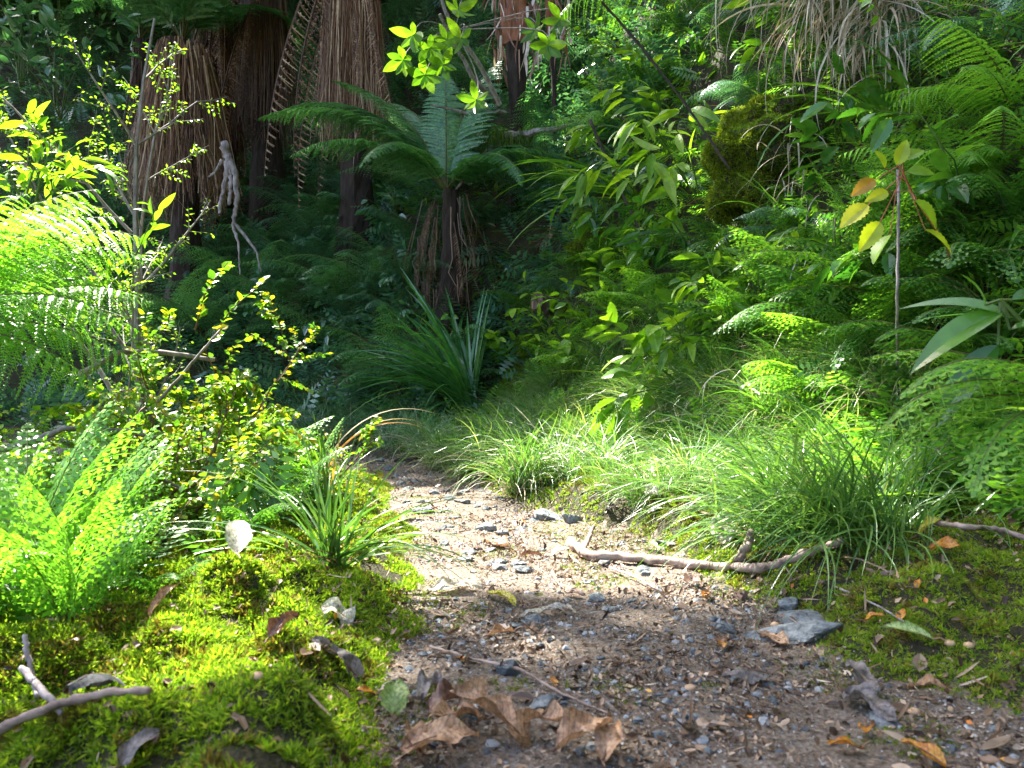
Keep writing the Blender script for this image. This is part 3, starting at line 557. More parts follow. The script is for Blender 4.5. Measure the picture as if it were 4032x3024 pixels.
# yellowing leaves with red stalks (right)
b = gp(940, 270); e = empty('sapling', b, 'red-stemmed sapling with yellow and orange toothed leaves on the right bank', 'sapling'); ms, mf = MB(), MB(); o0 = b
K = [at(955, 255, 1.7), at(915, 200, 1.65), at(900, 165, 1.6)]
tube(ms, smooth_path([b-o0]+[k-o0 for k in K], 12), np.linspace(.003, .0015, 12), 6)
for (cx, cy, L_, dx, dz) in [(897, 165, .15, .25, .9), (885, 168, .12, -.3, .7), (875, 180, .16, -.9, -.4), (868, 205, .2, -1, -.5), (880, 222, .2, -.7, -.8), (908, 172, .15, 1, .15), (903, 160, .13, .8, .6), (888, 192, .14, -.9, -.2), (890, 235, .2, -.9, -.7), (915, 200, .2, .7, -.6), (925, 230, .2, .8, -.4)]:
    c = at(cx, cy, 1.6)-o0; tube(ms, smooth_path([smooth_path([k-o0 for k in K], 9)[rng.integers(5, 9)], c], 5), .0010, 4)
    d = unit(np.array([[dx, -.25, dz-.1]])); mf.inst(*leaf_tpl(.55, 16, .3, .3, .2), frames(d, np.array([[0, -.7, .8]])+rng.normal(size=(1, 3))*.35)*L_*.36, c[None])
ms.build('stem', [M['twig_red']], e); mf.build('foliage', [G['wine']], e)
# big leaves at right edge, hanging from a stem rising outside the frame
b = on(1075, 1.15); e = empty('sapling', b, 'large smooth drooping leaves entering at the right edge above the pale fern spray', 'sapling'); ms, mf = MB(), MB(); o0 = b
tip = at(1000, 300, 1.0)-o0; tube(ms, smooth_path([np.zeros(3), at(1060, 400, 1.05)-o0, at(1030, 330, 1.0)-o0, tip], 10), np.linspace(.006, .003, 10), 6)
for (cx, cy, L_, d) in [(1003, 312, .125, (-1, -.1, -.28)), (998, 345, .12, (-.85, -.1, -.75)), (1012, 300, .09, (.9, 0, .35)), (985, 305, .05, (-.2, -.2, .5)), (1010, 330, .1, (.4, -.3, .2)), (1010, 318, .12, (-.6, .3, .4))]:
    c = at(cx, cy, 1.0)-o0; tube(ms, smooth_path([tip, c], 4), .002, 4); mf.inst(*leaf_tpl(.32, 12, .3, .45), frames(unit(np.array([d])), np.array([[.1, -.5, .85]]))*L_, c[None])
ms.build('stem', [M['stem']], e); mf.build('foliage', [G['broad']], e)

# ------------------------------------------------------------------ ferns
fern('fern', at(-90, 330, 1.75), 'lime', 0, 1, 'large sunlit lime fern with broad fronds entering at the left edge', explicit=[(60, 6, .58, 0), (30, 0, .55, 0), (8, 4, .55, 0), (20, -20, .52, 1), (-10, -8, .54, 1), (45, -8, .55, 1), (75, 4, .66, 0), (-20, 0, .5, 0), (0, -30, .5, 1)])
fern('fern', at(-20, 320, 2.2), 'lime', 7, .55, 'lower lime fern hanging over the twiggy shrub at the left edge', az=(-80, 60))
fern('fern', on(75, 1.35), 'henlime', 0, 1, 'tall upright feathery lime fern in the near left corner', explicit=[(60, 0, .34, 3), (100, 5, .38, 4), (20, -5, .34, 3), (150, 0, .34, 4), (-30, -10, .3, 4), (200, -5, .3, 3), (80, -15, .36, 3)])
fern('fern', on(20, 1.2), 'henlime', 0, 1, 'upright feathery lime fern cut by the left picture edge', explicit=[(70, 0, .36, 3), (110, 5, .34, 4), (10, -5, .36, 3), (-30, -8, .3, 4), (40, -12, .34, 3)])
for px, py, d, L, n, kind, lb in [(250, 470, 2.3, .34, 6, 'henlime', 'feathery lime fern standing right of the dark hollow'), (275, 440, 2.55, .36, 6, 'henlime', 'tall feathery lime fern left of the shaded grass'), (230, 500, 2.1, .3, 6, 'henlime', 'low feathery fern at the edge of the dark hollow'),
  (300, 480, 2.2, .25, 6, 'henlime', 'small feathery fern beside the broad-bladed tuft'), (280, 520, 1.8, .22, 6, 'hen', 'small fern in front of the broad-bladed tuft'), (245, 540, 1.6, .2, 5, 'hen', 'small fern just behind the white leaf on the moss'),
  (70, 640, 1.05, .25, 7, 'henlime', 'large feathery fern in the lower left foreground'), (5, 600, 1.15, .3, 7, 'henlime', 'feathery fern at the lower left picture edge'), (40, 560, 1.4, .28, 6, 'henlime', 'feathery fern behind the lower left foreground fern'), (150, 640, 1.25, .16, 5, 'hen', 'dark-stemmed fern beside the mossy mound, left foreground'),
  (10, 470, 1.7, .4, 7, 'henlime', 'feathery fern under the grey branch at the left edge'), (120, 470, 2.3, .2, 5, 'hen', 'shaded fern at the back of the dark hollow')]:
    p = on(px, d); fern('fern', p, kind, n, L, lb)
for px, d, L in [(436, 4.75, .6), (475, 4.8, .55), (405, 4.85, .7), (455, 4.65, .45), (350, 5.6, .8), (330, 5.5, .8), (375, 5.5, .8), (205, 5.9, .9), (235, 5.8, .9), (170, 5.8, .9), (265, 6.2, .9)]:
    fern('fern', on(px, d, .05), 'far', 8, L, 'dark fern hiding the foot of a tree fern trunk', 'ferns at the tree fern feet')
for k, (px, py, L) in enumerate([(175, 280, .8), (210, 290, .8), (235, 270, .8), (265, 260, .7), (290, 290, .8), (320, 250, .8), (350, 240, .8), (330, 290, .7), (375, 210, .8), (385, 280, .7), (300, 180, .9), (310, 220, .8), (260, 200, .8), (410, 300, .6), (345, 200, .8), (240, 300, .8), (200, 250, .8), (420, 260, .6), (290, 320, .7), (355, 330, .6), (395, 330, .5), (270, 60, 1.0), (310, 90, 1.0), (300, 20, 1), (410, 90, .9), (390, 40, .9), (400, 160, .9), (530, 180, .8), (545, 220, .7), (560, 90, .8), (480, 100, .9), (130, 200, .9), (100, 230, 1.), (60, 200, 1.), (20, 230, 1.), (80, 60, 1.2), (20, 20, 1.2), (120, 100, 1.2), (480, 240, .5), (430, 200, .8), (560, 20, .9), (480, 30, .9)]):
    fern('fern', gp(px, py), 'far' if k % 3 == 0 else 'dark', 7, L*.95, 'dark green fern on the shaded back slope', 'dark ferns on the back slope', az=(150, 390))
for k, (px, py, L, kind) in enumerate([(640, 320, .35, 'henlime'), (680, 330, .35, 'henlime'), (600, 290, .35, 'hen'), (720, 300, .35, 'hen'), (760, 340, .35, 'henlime'), (800, 320, .35, 'henlime'), (840, 340, .35, 'hen'), (730, 260, .3, 'hen'), (570, 300, .3, 'dark'), (540, 320, .3, 'hen'), (620, 140, .4, 'lime'), (690, 50, .4, 'hen'), (660, 110, .4, 'hen'), (760, 110, .35, 'dark'), (830, 270, .35, 'hen'), (880, 300, .35, 'henlime'), (920, 330, .35, 'hen'), (950, 210, .35, 'lime'), (1000, 180, .35, 'lime'), (1010, 240, .35, 'hen'), (980, 280, .35, 'hen'), (870, 360, .3, 'henlime'), (800, 240, .3, 'dark'), (900, 60, .35, 'dark'), (850, 30, .4, 'hen'), (1000, 60, .4, 'dark'), (770, 20, .4, 'dark'), (590, 210, .35, 'hen'), (680, 190, .3, 'dark'), (580, 380, .28, 'henlime'), (820, 400, .28, 'henlime'), (960, 370, .3, 'hen'), (1010, 350, .3, 'hen'), (640, 270, .3, 'henlime'), (910, 250, .3, 'hen'), (1020, 120, .4, 'lime')]):
    fern('fern', gp(px, py), kind, 7, L*1.2, {'henlime': 'bright feathery fern growing on the sunlit lower half of the right bank', 'hen': 'mid-green feathery fern growing on the right bank', 'dark': 'dark fern in a shaded pocket of the right bank', 'lime': 'fine lime fern with long narrow fronds high on the right bank'}[kind], kind.replace('henlime', 'bright').replace('hen', 'mid-green')+' ferns of the right bank', az=(110, 290), pitch=(-35, 5))
fern('fern', at(690, -25, 3.1), 'lime', 0, 1, 'lime fern frond arching out over the top edge of the bank', explicit=[(190, -32, .62, 1), (215, -30, .5, 1)])
fern('fern', at(1090, 410, .95), 'henlime', 0, 1, 'pale green fern spray reaching in at the right edge above the mossy corner', explicit=[(165, -30, .26, 1), (180, -22, .3, 1), (200, -38, .26, 1), (150, -25, .28, 0), (190, -12, .3, 1)])
fern('fern', on(1110, 1.5), 'hen', 7, .3, 'fern at the right edge behind the pale spray', az=(120, 260))

# ------------------------------------------------------------------ stuff: undergrowth on bank and back slope
def sample(n, xr, yr, cond, fall=1.2):
    x = rng.uniform(*xr, n); y = rng.uniform(*yr, n); s, k = bank_s(x, y)
    pr = (1.5/np.maximum(np.hypot(x, y), 1.0))**fall; keep = cond(x, y, s) & (rng.random(n) < pr)
    inview = (np.abs(x) < .85*y+.8); keep &= inview
    x, y = x[keep], y[keep]; return np.stack([x, y, height(x, y)], 1), normal(x, y, .06)
def small_frond(npin, seed, curl=.35, lobes=True):
    r = np.random.default_rng(seed); V = []
    for i in range(npin):
        t = (i+1)/npin; l = .32*math.sin(math.pi*min(1, t*.9+.12))**.8; c = np.array([0, t, .35*t-.6*t*t*curl])
        for sg in (-1, 1):
            d = unit(np.array([sg, .5, -.15+r.normal()*.1])); a = unit(np.array([-.5*sg, 1, 0])); w_ = .035+.03*l
            V += [c, c+d*l*.5+a*w_, c+d*l, c+d*l*.45-a*w_]
    V = np.array(V); return V, np.arange(len(V)).reshape(-1, 4)
def scatter(name, mat, tpls, P, Nn, size, label, tilt=.6, sink=0.0, down=.5, cat='ground cover'):
    mb = MB(); idx = rng.integers(len(tpls), size=len(P))
    down_v = unit(np.stack([Nn[:, 0], Nn[:, 1], -np.ones(len(P))*.6], 1))
    for i, tp in enumerate(tpls):
        k = idx == i; n = k.sum(); d = unit(Nn[k]*.8+down_v[k]*down+rng.normal(size=(n, 3))*tilt+np.array([0, 0, .15])); sz = rng.uniform(*size, n)
        mb.inst(tp[0], tp[1], frames(d, np.array([0, 0, 1.])+rng.normal(size=(n, 3))*.4)*sz[:, None, None], P[k]+Nn[k]*rng.uniform(-.01, .05, n)[:, None])
    return tag(mb.build(name, [G[mat]]), label, cat, kind='stuff')
SF = [small_frond(9, 1), small_frond(7, 2, .8), small_frond(10, 3, .1)]
bankc = lambda x, y, s: (s > .12) & (s < 3.2) & (y < 6.5)
lowb = lambda x, y, s: (s > .05) & (s < 1.1) & (y < 4.5)
P, Nn = sample(15000, (-.8, 4.0), (.8, 6.5), bankc); scatter('fern_undergrowth', 'fern', SF, P, Nn, (.08, .2), 'mass of small green ferns covering the right bank')
P, Nn = sample(24000, (-.8, 3.2), (1, 5), lowb); scatter('fern_undergrowth', 'lime_fern', SF, P, Nn, (.07, .16), 'mass of bright lime fern tips along the foot of the right bank')
P, Nn = sample(16000, (-.8, 4.0), (.8, 6.5), bankc); scatter('leafy_undergrowth', 'broad', [LT['oval'], LT['lance'], LT['small']], P, Nn, (.02, .06), 'mixed small green leaves covering the right bank', .9)
P, Nn = sample(16000, (-.8, 4.0), (.8, 6.5), bankc); scatter('leafy_undergrowth', 'lime', [LT['lance'], LT['oval'], LT['heart']], P, Nn, (.03, .09), 'bright lance-shaped and rounded leaves scattered over the right bank', .8)
P, Nn = sample(2600, (-.8, 4.0), (.8, 6.5), bankc); scatter('dead_leaf_cover', 'dry', [LT['lance'], LT['oval'], LT['lance']], P, Nn, (.03, .08), 'pale dead leaves caught among the plants of the right bank', 1.2, cat='leaf litter')
P, Nn = sample(20000, (-.8, 4.0), (.8, 6.5), bankc); scatter('moss_undergrowth', 'moss_dark', [LT['small'], small_frond(5, 9)], P, Nn, (.015, .04), 'dark moss and filmy growth on the right bank', .9)
backc = lambda x, y, s: (s > .1) & (s < 7)
P, Nn = sample(60000, (-9, 2), (4.5, 14), backc, .9); scatter('fern_undergrowth', 'fern_shade_tint', SF, P, Nn, (.15, .34), 'mass of dark ferns covering the shaded back slope')
P, Nn = sample(26000, (-9, 2), (4.5, 14), backc, .9); scatter('leafy_undergrowth', 'broad_shade_tint', [LT['oval'], LT['small']], P, Nn, (.05, .11), 'leaves tinted shade blue-green covering the shaded back slope', .9)
leftc = lambda x, y, s: ~((x/y > -.5) & (x/y < -.37) & (y < 2.9)) & (s < 0) & (x < np.interp(y, EY, EX)+.12)
P, Nn = sample(14000, (-5, -.5), (.6, 7), leftc, .8); scatter('fern_undergrowth', 'fern', SF, P, Nn, (.08, .2), 'ferns covering the ground that falls away left of the path')
grassc = lambda x, y, s: (s > -.35) & (s < .7) & (path_off(x, y) > .05) & (y > 1.9)
mb = MB(); P, Nn = sample(9000, (-3, 1.2), (1.9, 6), grassc, .8)
for p, nn_ in zip(P, Nn): blades(mb, 5, p, (.08, .22), (.002, .004), (120, 280), (35, 85), (40, 120), 5, .012, .4)
tag(mb.build('grass_cover', [G['grass']]), 'soft fine grass filling the gaps between the tussocks right of the path', 'grass', kind='stuff')
mb = MB(); P, Nn = sample(3500, (-.8, 4.0), (.8, 6.5), bankc)
for p in P: blades(mb, 6, p, (.12, .38), (.002, .004), (120, 260), (0, 70), (60, 140), 6, .02, .4)
tag(mb.build('hanging_grass', [G['grass']]), 'thin green grass hanging over the right bank', 'grass', kind='stuff')
mb = MB(); P, Nn = sample(900, (-.8, 4.0), (.8, 6.5), bankc)
for p in P: blades(mb, 4, p, (.2, .5), (.006, .014), (130, 250), (10, 70), (40, 110), 8, .015, .5)
tag(mb.build('strap_leaves', [G['flax_lime']]), 'arching strap leaves growing between the ferns of the right bank', 'strap leaves', kind='stuff')
mb = MB(); P, Nn = sample(1500, (-.8, 4.0), (.8, 6.5), bankc)
for p in P: blades(mb, 3, p, (.1, .3), (.003, .008), (130, 250), (-60, 40), (20, 90), 5, .02, .5)
tag(mb.build('dead_strands', [G['straw']]), 'brown dead strands and stalks hanging on the right bank', 'leaf litter', kind='stuff')
# dead hanging grass clumps
def dead_clump(px, py, n, L, label, wpx=30, lift=.12):
    c = gp(px, py); e = MB(); nn_ = normal(c[0], c[1], .1); c = c+nn_*lift
    for k in range(n): blades(e, 1, np.array([rng.normal()*wpx/F*c[1]*.5, rng.normal()*.05, rng.normal()*.08]), L, (.004, .010), (150, 300), (-60, 20), (50, 100), 9, .01, .4)
    o = e.build('dead_grass', [G['dry']]); o.location = tuple(c); return tag(o, label, 'dead grass')
dead_clump(900, 5, 230, (.3, .65), 'curtain of long white dead grass at the top of the right bank', 75, .3)
dead_clump(935, 50, 90, (.2, .45), 'thin strands of white dead grass right of the main curtain', 30, .25)
dead_clump(820, 170, 24, (.15, .3), 'small clump of white dead grass right of the big moss cushion', 22)
dead_clump(845, 275, 20, (.12, .22), 'short bleached grass clump halfway down the right bank', 22)
dead_clump(745, 430, 22, (.12, .2), 'tan withered grass at the foot of the bank behind the largest tussock', 30, .06)

# ------------------------------------------------------------------ moss cushions on the bank and stump
TUFT = []
for s_ in range(3):
    r = np.random.default_rng(50+s_); V = []
    for k in range(12):
        a = r.uniform(0, 6.28); el = r.uniform(.3, 1.4); d = np.array([math.cos(a)*math.cos(el), math.sin(el)*1.0, math.sin(a)*math.cos(el)]); c = np.array([r.normal()*.12, 0, r.normal()*.12]); sd = unit(np.cross(d, r.normal(size=3)))
        l = r.uniform(.6, 1.1); V += [c, c+d*l*.5+sd*.085, c+d*l+np.array([0, -.12, 0]), c+d*l*.5-sd*.085]
    V = np.array(V); TUFT.append((V, np.arange(len(V)).reshape(-1, 4)))
def mossfill(mb, P, Nn, size):
    idx = rng.integers(3, size=len(P))
    for i in range(3):
        k = idx == i; n = k.sum(); sz = rng.uniform(*size, n); mb.inst(TUFT[i][0], TUFT[i][1], frames(Nn[k]+rng.normal(size=(n, 3))*.3, rng.normal(size=(n, 3)))*sz[:, None, None], P[k])
def blob(name, c, rad, label, mat='moss', n=2500, size=(.012, .024), rot=0, core='soil', cat='moss'):
    e = empty(name, c, label, cat, rot=(0, 0, rot)); u = unit(rng.normal(size=(n, 3)))
    bump = 1+.16*np.sin(u[:, 0]*5+1)*np.cos(u[:, 1]*6)+.12*np.sin(u[:, 2]*9)
    P = u*bump[:, None]*np.array(rad); Nn = unit(u/np.array(rad)); mb = MB(); mossfill(mb, P, Nn, size); mb.build('moss_coat', [G[mat]], e)
    th, ph = np.meshgrid(np.linspace(0, np.pi, 20), np.linspace(0, 2*np.pi, 28, endpoint=False), indexing='ij'); U = np.stack([np.sin(th)*np.cos(ph), np.sin(th)*np.sin(ph), np.cos(th)], -1).reshape(-1, 3)
    bump = 1+.16*np.sin(U[:, 0]*5+1)*np.cos(U[:, 1]*6)+.12*np.sin(U[:, 2]*9); mb = MB(); mb.add(U*(bump*.97)[:, None]*np.array(rad), grid_faces(20, 28, True)); mb.build('core', [M[core]], e, True); return e
blob('moss_cushion', gp(768, 188, .08), (.26, .2, .26), 'large olive moss cushion bulging from the right bank', 'moss_olive', 9000, (.012, .026), 0.4)
blob('moss_cushion', gp(805, 145, .0), (.26, .16, .16), 'dark moss cushion on top of the large olive cushion', 'moss_dark', 4000, (.012, .024))
blob('moss_cushion', gp(600, 262, .03), (.16, .12, .10), 'small golden moss cushion at the left shoulder of the bank', 'moss_olive', 3000, (.012, .024))
blob('moss_cushion', gp(588, 238, .03), (.07, .07, .10), 'narrow golden moss lobe above the small cushion', 'moss_olive', 1500, (.012, .024))
# leaning mossy stump
p = gp(512, 400); e = empty('stump', p, 'leaning stump covered in yellow-green moss behind the sunlit grass', 'stump', rot=(0, R(18), R(10)))
zz = np.linspace(-.05, .36, 12); mb = MB(); tube(mb, np.stack([0*zz, 0*zz, zz], 1), np.interp(zz, [0, .36], [.085, .06]), 14, 0, .1); mb.build('wood', [M['log']], e)
n = 4200; a = rng.uniform(0, 6.28, n); z = rng.uniform(0, .36, n); rr = np.interp(z, [0, .36], [.09, .065])*(1+.1*np.sin(a*3+z*20)); Pm = np.stack([np.cos(a)*rr, np.sin(a)*rr, z], 1); mb = MB(); mossfill(mb, Pm, np.stack([np.cos(a), np.sin(a), 0*a+.1], 1), (.012, .022)); mb.build('moss_coat', [G['moss']], e)
p = gp(560, 320, .03); e = empty('log', p, 'broken brown log end sticking out of the bank above the mossy stump', 'log'); mb = MB(); tube(mb, smooth_path([(-.14, -.12, .03), (0, 0, 0), (.25, .25, -.05)], 10), np.linspace(.05, .06, 10), 14, 0, .15); mb.build('wood', [M['log']], e)
mb = MB()
for k in range(70): blades(mb, 1, (rng.uniform(-.12, .05), rng.uniform(-.12, .0), .04), (.04, .1), (.006, .014), (0, 360), (-60, 40), (0, 50), 3, .03)
mb.build('bark_flake', [G['straw']], e)
p = gp(553, 235, .06); e = MB()
for k in range(60): t = rng.random(); blades(e, 1, np.array([-.14*t+.07, 0, -.22*t+.1]), (.04, .09), (.008, .018), (150, 330), (-80, 30), (0, 60), 4, .015)
o = e.build('dead_frond', [leafmat('dead_frond_pink', [(0, (.25, .1, .06)), (1, (.7, .45, .36))], trans=.2)]); o.location = tuple(p); tag(o, 'curled pinkish-brown dead frond hanging on the left edge of the bank', 'dead frond')

# hanging dead branch (left of centre) -----------------------------
def branch_obj(name, pts_list, mat, label, cat='branch', rough=.12, sides=8, group=None, extra=None):
    o0 = np.array(pts_list[0][0][0], float); mb = MB()
    for pts, r0, r1 in pts_list:
        n = max(10, len(pts)*6); Q = smooth_path([np.array(q)-o0 for q in pts], n); Q[1:-1] += rng.normal(size=(n-2, 3))*min(r0*.16, .003)
        tube(mb, Q, np.linspace(r0, r1, n)*(1+.13*rng.normal(size=n)*(rng.random(n) < .5)), sides, 0, rough)
    o = mb.build(name, [M[mat]], smooth=True); o.location = tuple(o0); return tag(o, label, cat, group)
D = 4.9
branch_obj('dead_branch', [([at(224, 142, D), at(229, 165, D), at(222, 195, D), at(219, 215, D)], .024, .01), ([at(227, 155, D), at(236, 175, D), at(237, 200, D), at(233, 225, D), at(239, 245, D), at(240, 275, D)], .022, .004), ([at(229, 160, D), at(231, 185, D), at(229, 205, D)], .015, .012), ([at(233, 222, D), at(248, 240, D), at(256, 250, D), at(261, 272, D)], .011, .004), ([at(222, 160, D), at(216, 172, D), at(208, 177, D)], .012, .005)], 'bark_pale', 'pale forked dead branch hanging against the dark below the fern skirts')
# grey branches at left
for pts, r0, r1, lb in [([at(-40, 456, 1.6), at(20, 446, 1.62), at(60, 430, 1.65), at(100, 426, 1.7), at(160, 438, 1.75)], .008, .004, 'grey bare branch crossing the lower left above the dark hollow'),
  ([at(60, 440, 1.7), at(110, 466, 1.75), at(150, 475, 1.8), at(182, 488, 1.8)], .006, .003, 'thin pale twig hanging into the dark hollow'),
  ([at(80, 375, 2.1), at(120, 352, 2.1), at(160, 352, 2.15), at(215, 360, 2.2)], .009, .006, 'bleached arching branch inside the twiggy shrub'),
  ([at(290, 420, 2.2), at(240, 450, 2.0), at(190, 462, 1.9)], .003, .002, 'thin curved twig right of the dark hollow'),
  ([at(150, 410, 1.9), at(185, 372, 1.95), at(220, 330, 2.0)], .005, .003, 'brown diagonal twig leaning through the round-leaved shrub'),
  ([at(600, 0, 3.1), at(640, 45, 3.0), at(690, 110, 2.9), at(730, 170, 2.8)], .006, .004, 'thin dark twig slanting down across the top of the bank'),
  ([at(590, 120, 4.2), at(620, 190, 4.0), at(650, 250, 3.8)], .008, .006, 'dark slanting pole at the left edge of the bank')]:
    branch_obj('twig', [(pts, r0, r1)], 'bark' if 'dark' not in lb[:10] else 'bark_dark', lb, 'twig')
branch_obj('cane', [([gp(898, 390), at(897, 300, 1.75), at(899, 230, 1.75), at(898, 170, 1.75)], .0035, .003)], 'bark_pale', 'thin pale upright cane beside the red-stemmed sapling', 'cane')

# ------------------------------------------------------------------ foreground: moss carpet
def moss_region(name, mat, n, xr, yr, cond, size, label):
    x = rng.uniform(*xr, n); y = rng.uniform(*yr, n); o_ = path_off(x, y); k = cond(x, y, o_) & (rng.random(n) < np.clip(1.35/np.maximum(y, .6), 0, 1)**1.5)
    x, y = x[k], y[k]; P = np.stack([x, y, height(x, y)-.002], 1); mb = MB(); mossfill(mb, P, normal(x, y, .015), size); return tag(mb.build(name, [G[mat]]), label, 'moss', kind='stuff')
leftm = lambda x, y, o: (o > -.02) & (x < PLm(y)+.05) & (x > np.interp(y, EY, EX)-.25) & (noise(x, y, .09, 4)+.6*noise(x, y, .04, 6) > -.36)
PLm = lambda y: np.interp(y, PY, PL)
moss_region('moss', 'moss', 90000, (-1.1, .1), (.42, 3.0), leftm, (.008, .018), 'bright mounded moss carpet on the left side of the path')
rightm = lambda x, y, o: (o > -.02) & (x > np.interp(y, PY, PR)-.05) & (bank_s(x, y)[0] < .25) & (noise(x, y, .09, 8)+.6*noise(x, y, .04, 3) > -.34)
moss_region('moss', 'moss', 90000, (-.4, 1.2), (.45, 3.2), rightm, (.007, .015), 'green moss carpet between the path and the right bank')
patchm = lambda x, y, o: (o < .0) & (o > -.28) & (noise(x, y, .14, 12)+.5*noise(x, y, .05, 14)+o*1.0 > .0)
browncond = lambda f, ox: (lambda x, y, o: f(x, y, o) & (noise(x, y, .10, ox)+noise(x, y, .03, ox) > .22))
G['moss_brown'] = leafmat('moss_brown', [(0, (.08, .06, .015)), (.5, (.18, .15, .03)), (1, (.30, .22, .06))], trans=.3, rough=.6, spec=.2)
moss_region('moss', 'moss_brown', 60000, (-1.1, .1), (.55, 3.0), browncond(leftm, 41), (.009, .019), 'tan-brown patches within the left moss carpet')
moss_region('moss', 'moss_brown', 60000, (-.4, 1.2), (.6, 3.2), browncond(rightm, 43), (.008, .016), 'tan-brown patches within the right moss carpet')
moss_region('moss_patch', 'moss_olive', 60000, (-.4, .9), (.5, 2.6), patchm, (.004, .009), 'thin patches of moss creeping onto the path soil')
# ------------------------------------------------------------------ leaf litter, chips, gravel, needles on the path
def flake_tpl(seed, k=6, curl=.25):
    r = np.random.default_rng(seed); a = np.linspace(0, 2*np.pi, k, endpoint=False)+r.normal(size=k)*.15; rr = r.uniform(.5, 1, k)
    V = np.stack([np.cos(a)*rr*.5, np.sin(a)*rr, curl*(rr*np.cos(a))**2+r.normal(size=k)*.06], 1); V = np.vstack([V, [[0, 0, -.02]]]); i = np.arange(k); return V, np.stack([i, (i+1) % k, np.full(k, k)], 1)
def stone_tpl(seed):
    r = np.random.default_rng(seed); th, ph = np.meshgrid(np.linspace(.01, np.pi-.01, 6), np.linspace(0, 2*np.pi, 8, endpoint=False), indexing='ij'); U = np.stack([np.sin(th)*np.cos(ph), np.sin(th)*np.sin(ph), np.cos(th)*.6], -1).reshape(-1, 3)
    return U*(1+.18*r.normal(size=(len(U), 1))), grid_faces(6, 8, True)
chipmat = leafmat('litter_chip', [(0, (.04, .022, .012)), (.35, (.13, .075, .04)), (.65, (.25, .165, .10)), (.88, (.42, .30, .20)), (.97, (.58, .48, .36)), (1, (.5, .18, .03))], trans=.1, rough=.6, spec=.35, tcol=(1, .8, .6)); 
stonemat = leafmat('gravel', [(0, (.05, .06, .065)), (.5, (.16, .18, .19)), (.85, (.32, .33, .33)), (1, (.45, .38, .32))], trans=0, rough=.7)
def path_pts(n, lo=-.5, hi=.03, yr=(.42, 4.2), pw=1.5):
    x = rng.uniform(-1.3, 1.1, n); y = rng.uniform(*yr, n); o_ = path_off(x, y); k = (o_ < hi) & (rng.random(n) < np.clip(1.3/y, 0, 1)**pw) & (rng.random(n) < .72+1.3*noise(x, y, .12, 17)+.8*noise(x, y, .04, 19)); return x[k], y[k]
def litter(name, mat, tpls, n, size, label, flat=.3, hi=.03, lift=.002, cat='leaf litter', aniso=False):
    x, y = path_pts(n, hi=hi); P = np.stack([x, y, height(x, y)+lift], 1); Nn = normal(x, y, .02); mb = MB(); idx = rng.integers(len(tpls), size=len(P))
    for i, tp in enumerate(tpls):
        k = idx == i; m = k.sum(); a = rng.uniform(0, 6.28, m); up = Nn[k]+rng.normal(size=(m, 3))*flat; d = unit(np.cross(up, np.stack([np.cos(a), np.sin(a), 0*a], 1))); sz = size[0]*(size[1]/size[0])**(rng.random(m)**1.8)
        mb.inst(tp[0], tp[1], frames(d, up)*sz[:, None, None], P[k])
    return tag(mb.build(name, [mat]), label, cat, kind='stuff')
litter('leaf_litter', chipmat, [flake_tpl(i, 5+i % 3) for i in range(7)], 150000, (.002, .011), 'broken brown leaf fragments and bark chips covering the path', .45)
CR = [(np.array([(-.5, -.3, 0), (.45, -.4, .15), (.5, .35, 0), (-.35, .45, .2)]), np.array([[0, 1, 2, 3]])), (np.array([(-.5, -.15, 0), (.5, -.2, .2), (.6, .1, 0), (-.4, .2, .1)]), np.array([[0, 1, 2, 3]]))]
crumbmat = leafmat('soil_crumb', [(0, (.03, .025, .02)), (.35, (.10, .085, .07)), (.65, (.22, .195, .17)), (1, (.44, .41, .37))], trans=0, rough=.8, spec=.2)
litter('soil_crumbs', crumbmat, CR, 330000, (.0014, .005), 'crumbs of soil and bark packed over the whole path', .7, .03, .001, 'soil')
LF = [leaf_tpl(.5, 4, .35, -.12), leaf_tpl(.36, 5, .5, .2), leaf_tpl(.6, 4, .2, -.2), leaf_tpl(.42, 9, .4, -.1, .25)]
litter('leaf_litter', leafmat('litter_leaf', [(0, (.05, .03, .02)), (.4, (.16, .10, .065)), (.75, (.34, .25, .18)), (.93, (.55, .48, .38)), (1, (.5, .38, .06))], trans=.2, rough=.5, tcol=(1, .9, .6), patch=.45), LF, 2600, (.012, .038), 'small dead leaves lying flat over the path', .25, .12, .004)
litter('gravel', stonemat, [stone_tpl(i) for i in range(5)], 34000, (.0015, .008), 'fine grey gravel scattered over the path soil', .3, 0.0, 0, 'gravel')
NE = leaf_tpl(.07, 2, .4, .15)
litter('leaf_litter', chipmat, [NE, leaf_tpl(.1, 3, .5, -.2)], 30000, (.01, .045), 'needle-like twiglets and leaf stalks strewn on the path', .25, .08, .003)
litter('leaf_litter', chipmat, [flake_tpl(i, 5+i % 3) for i in range(7)]+[NE], 34000, (.003, .011), 'leaf fragments and twiglets caught on the moss beside the path', .7, .5, .012)
litter('leaf_litter', leafmat('tiny_orange', [(0, (.45, .12, .02)), (.5, (.62, .3, .03)), (1, (.62, .45, .06))], trans=.25), [leaf_tpl(.6, 3, .3, -.1)], 420, (.009, .016), 'tiny orange and yellow leaves dotted over path and moss', .5, .35, .006)

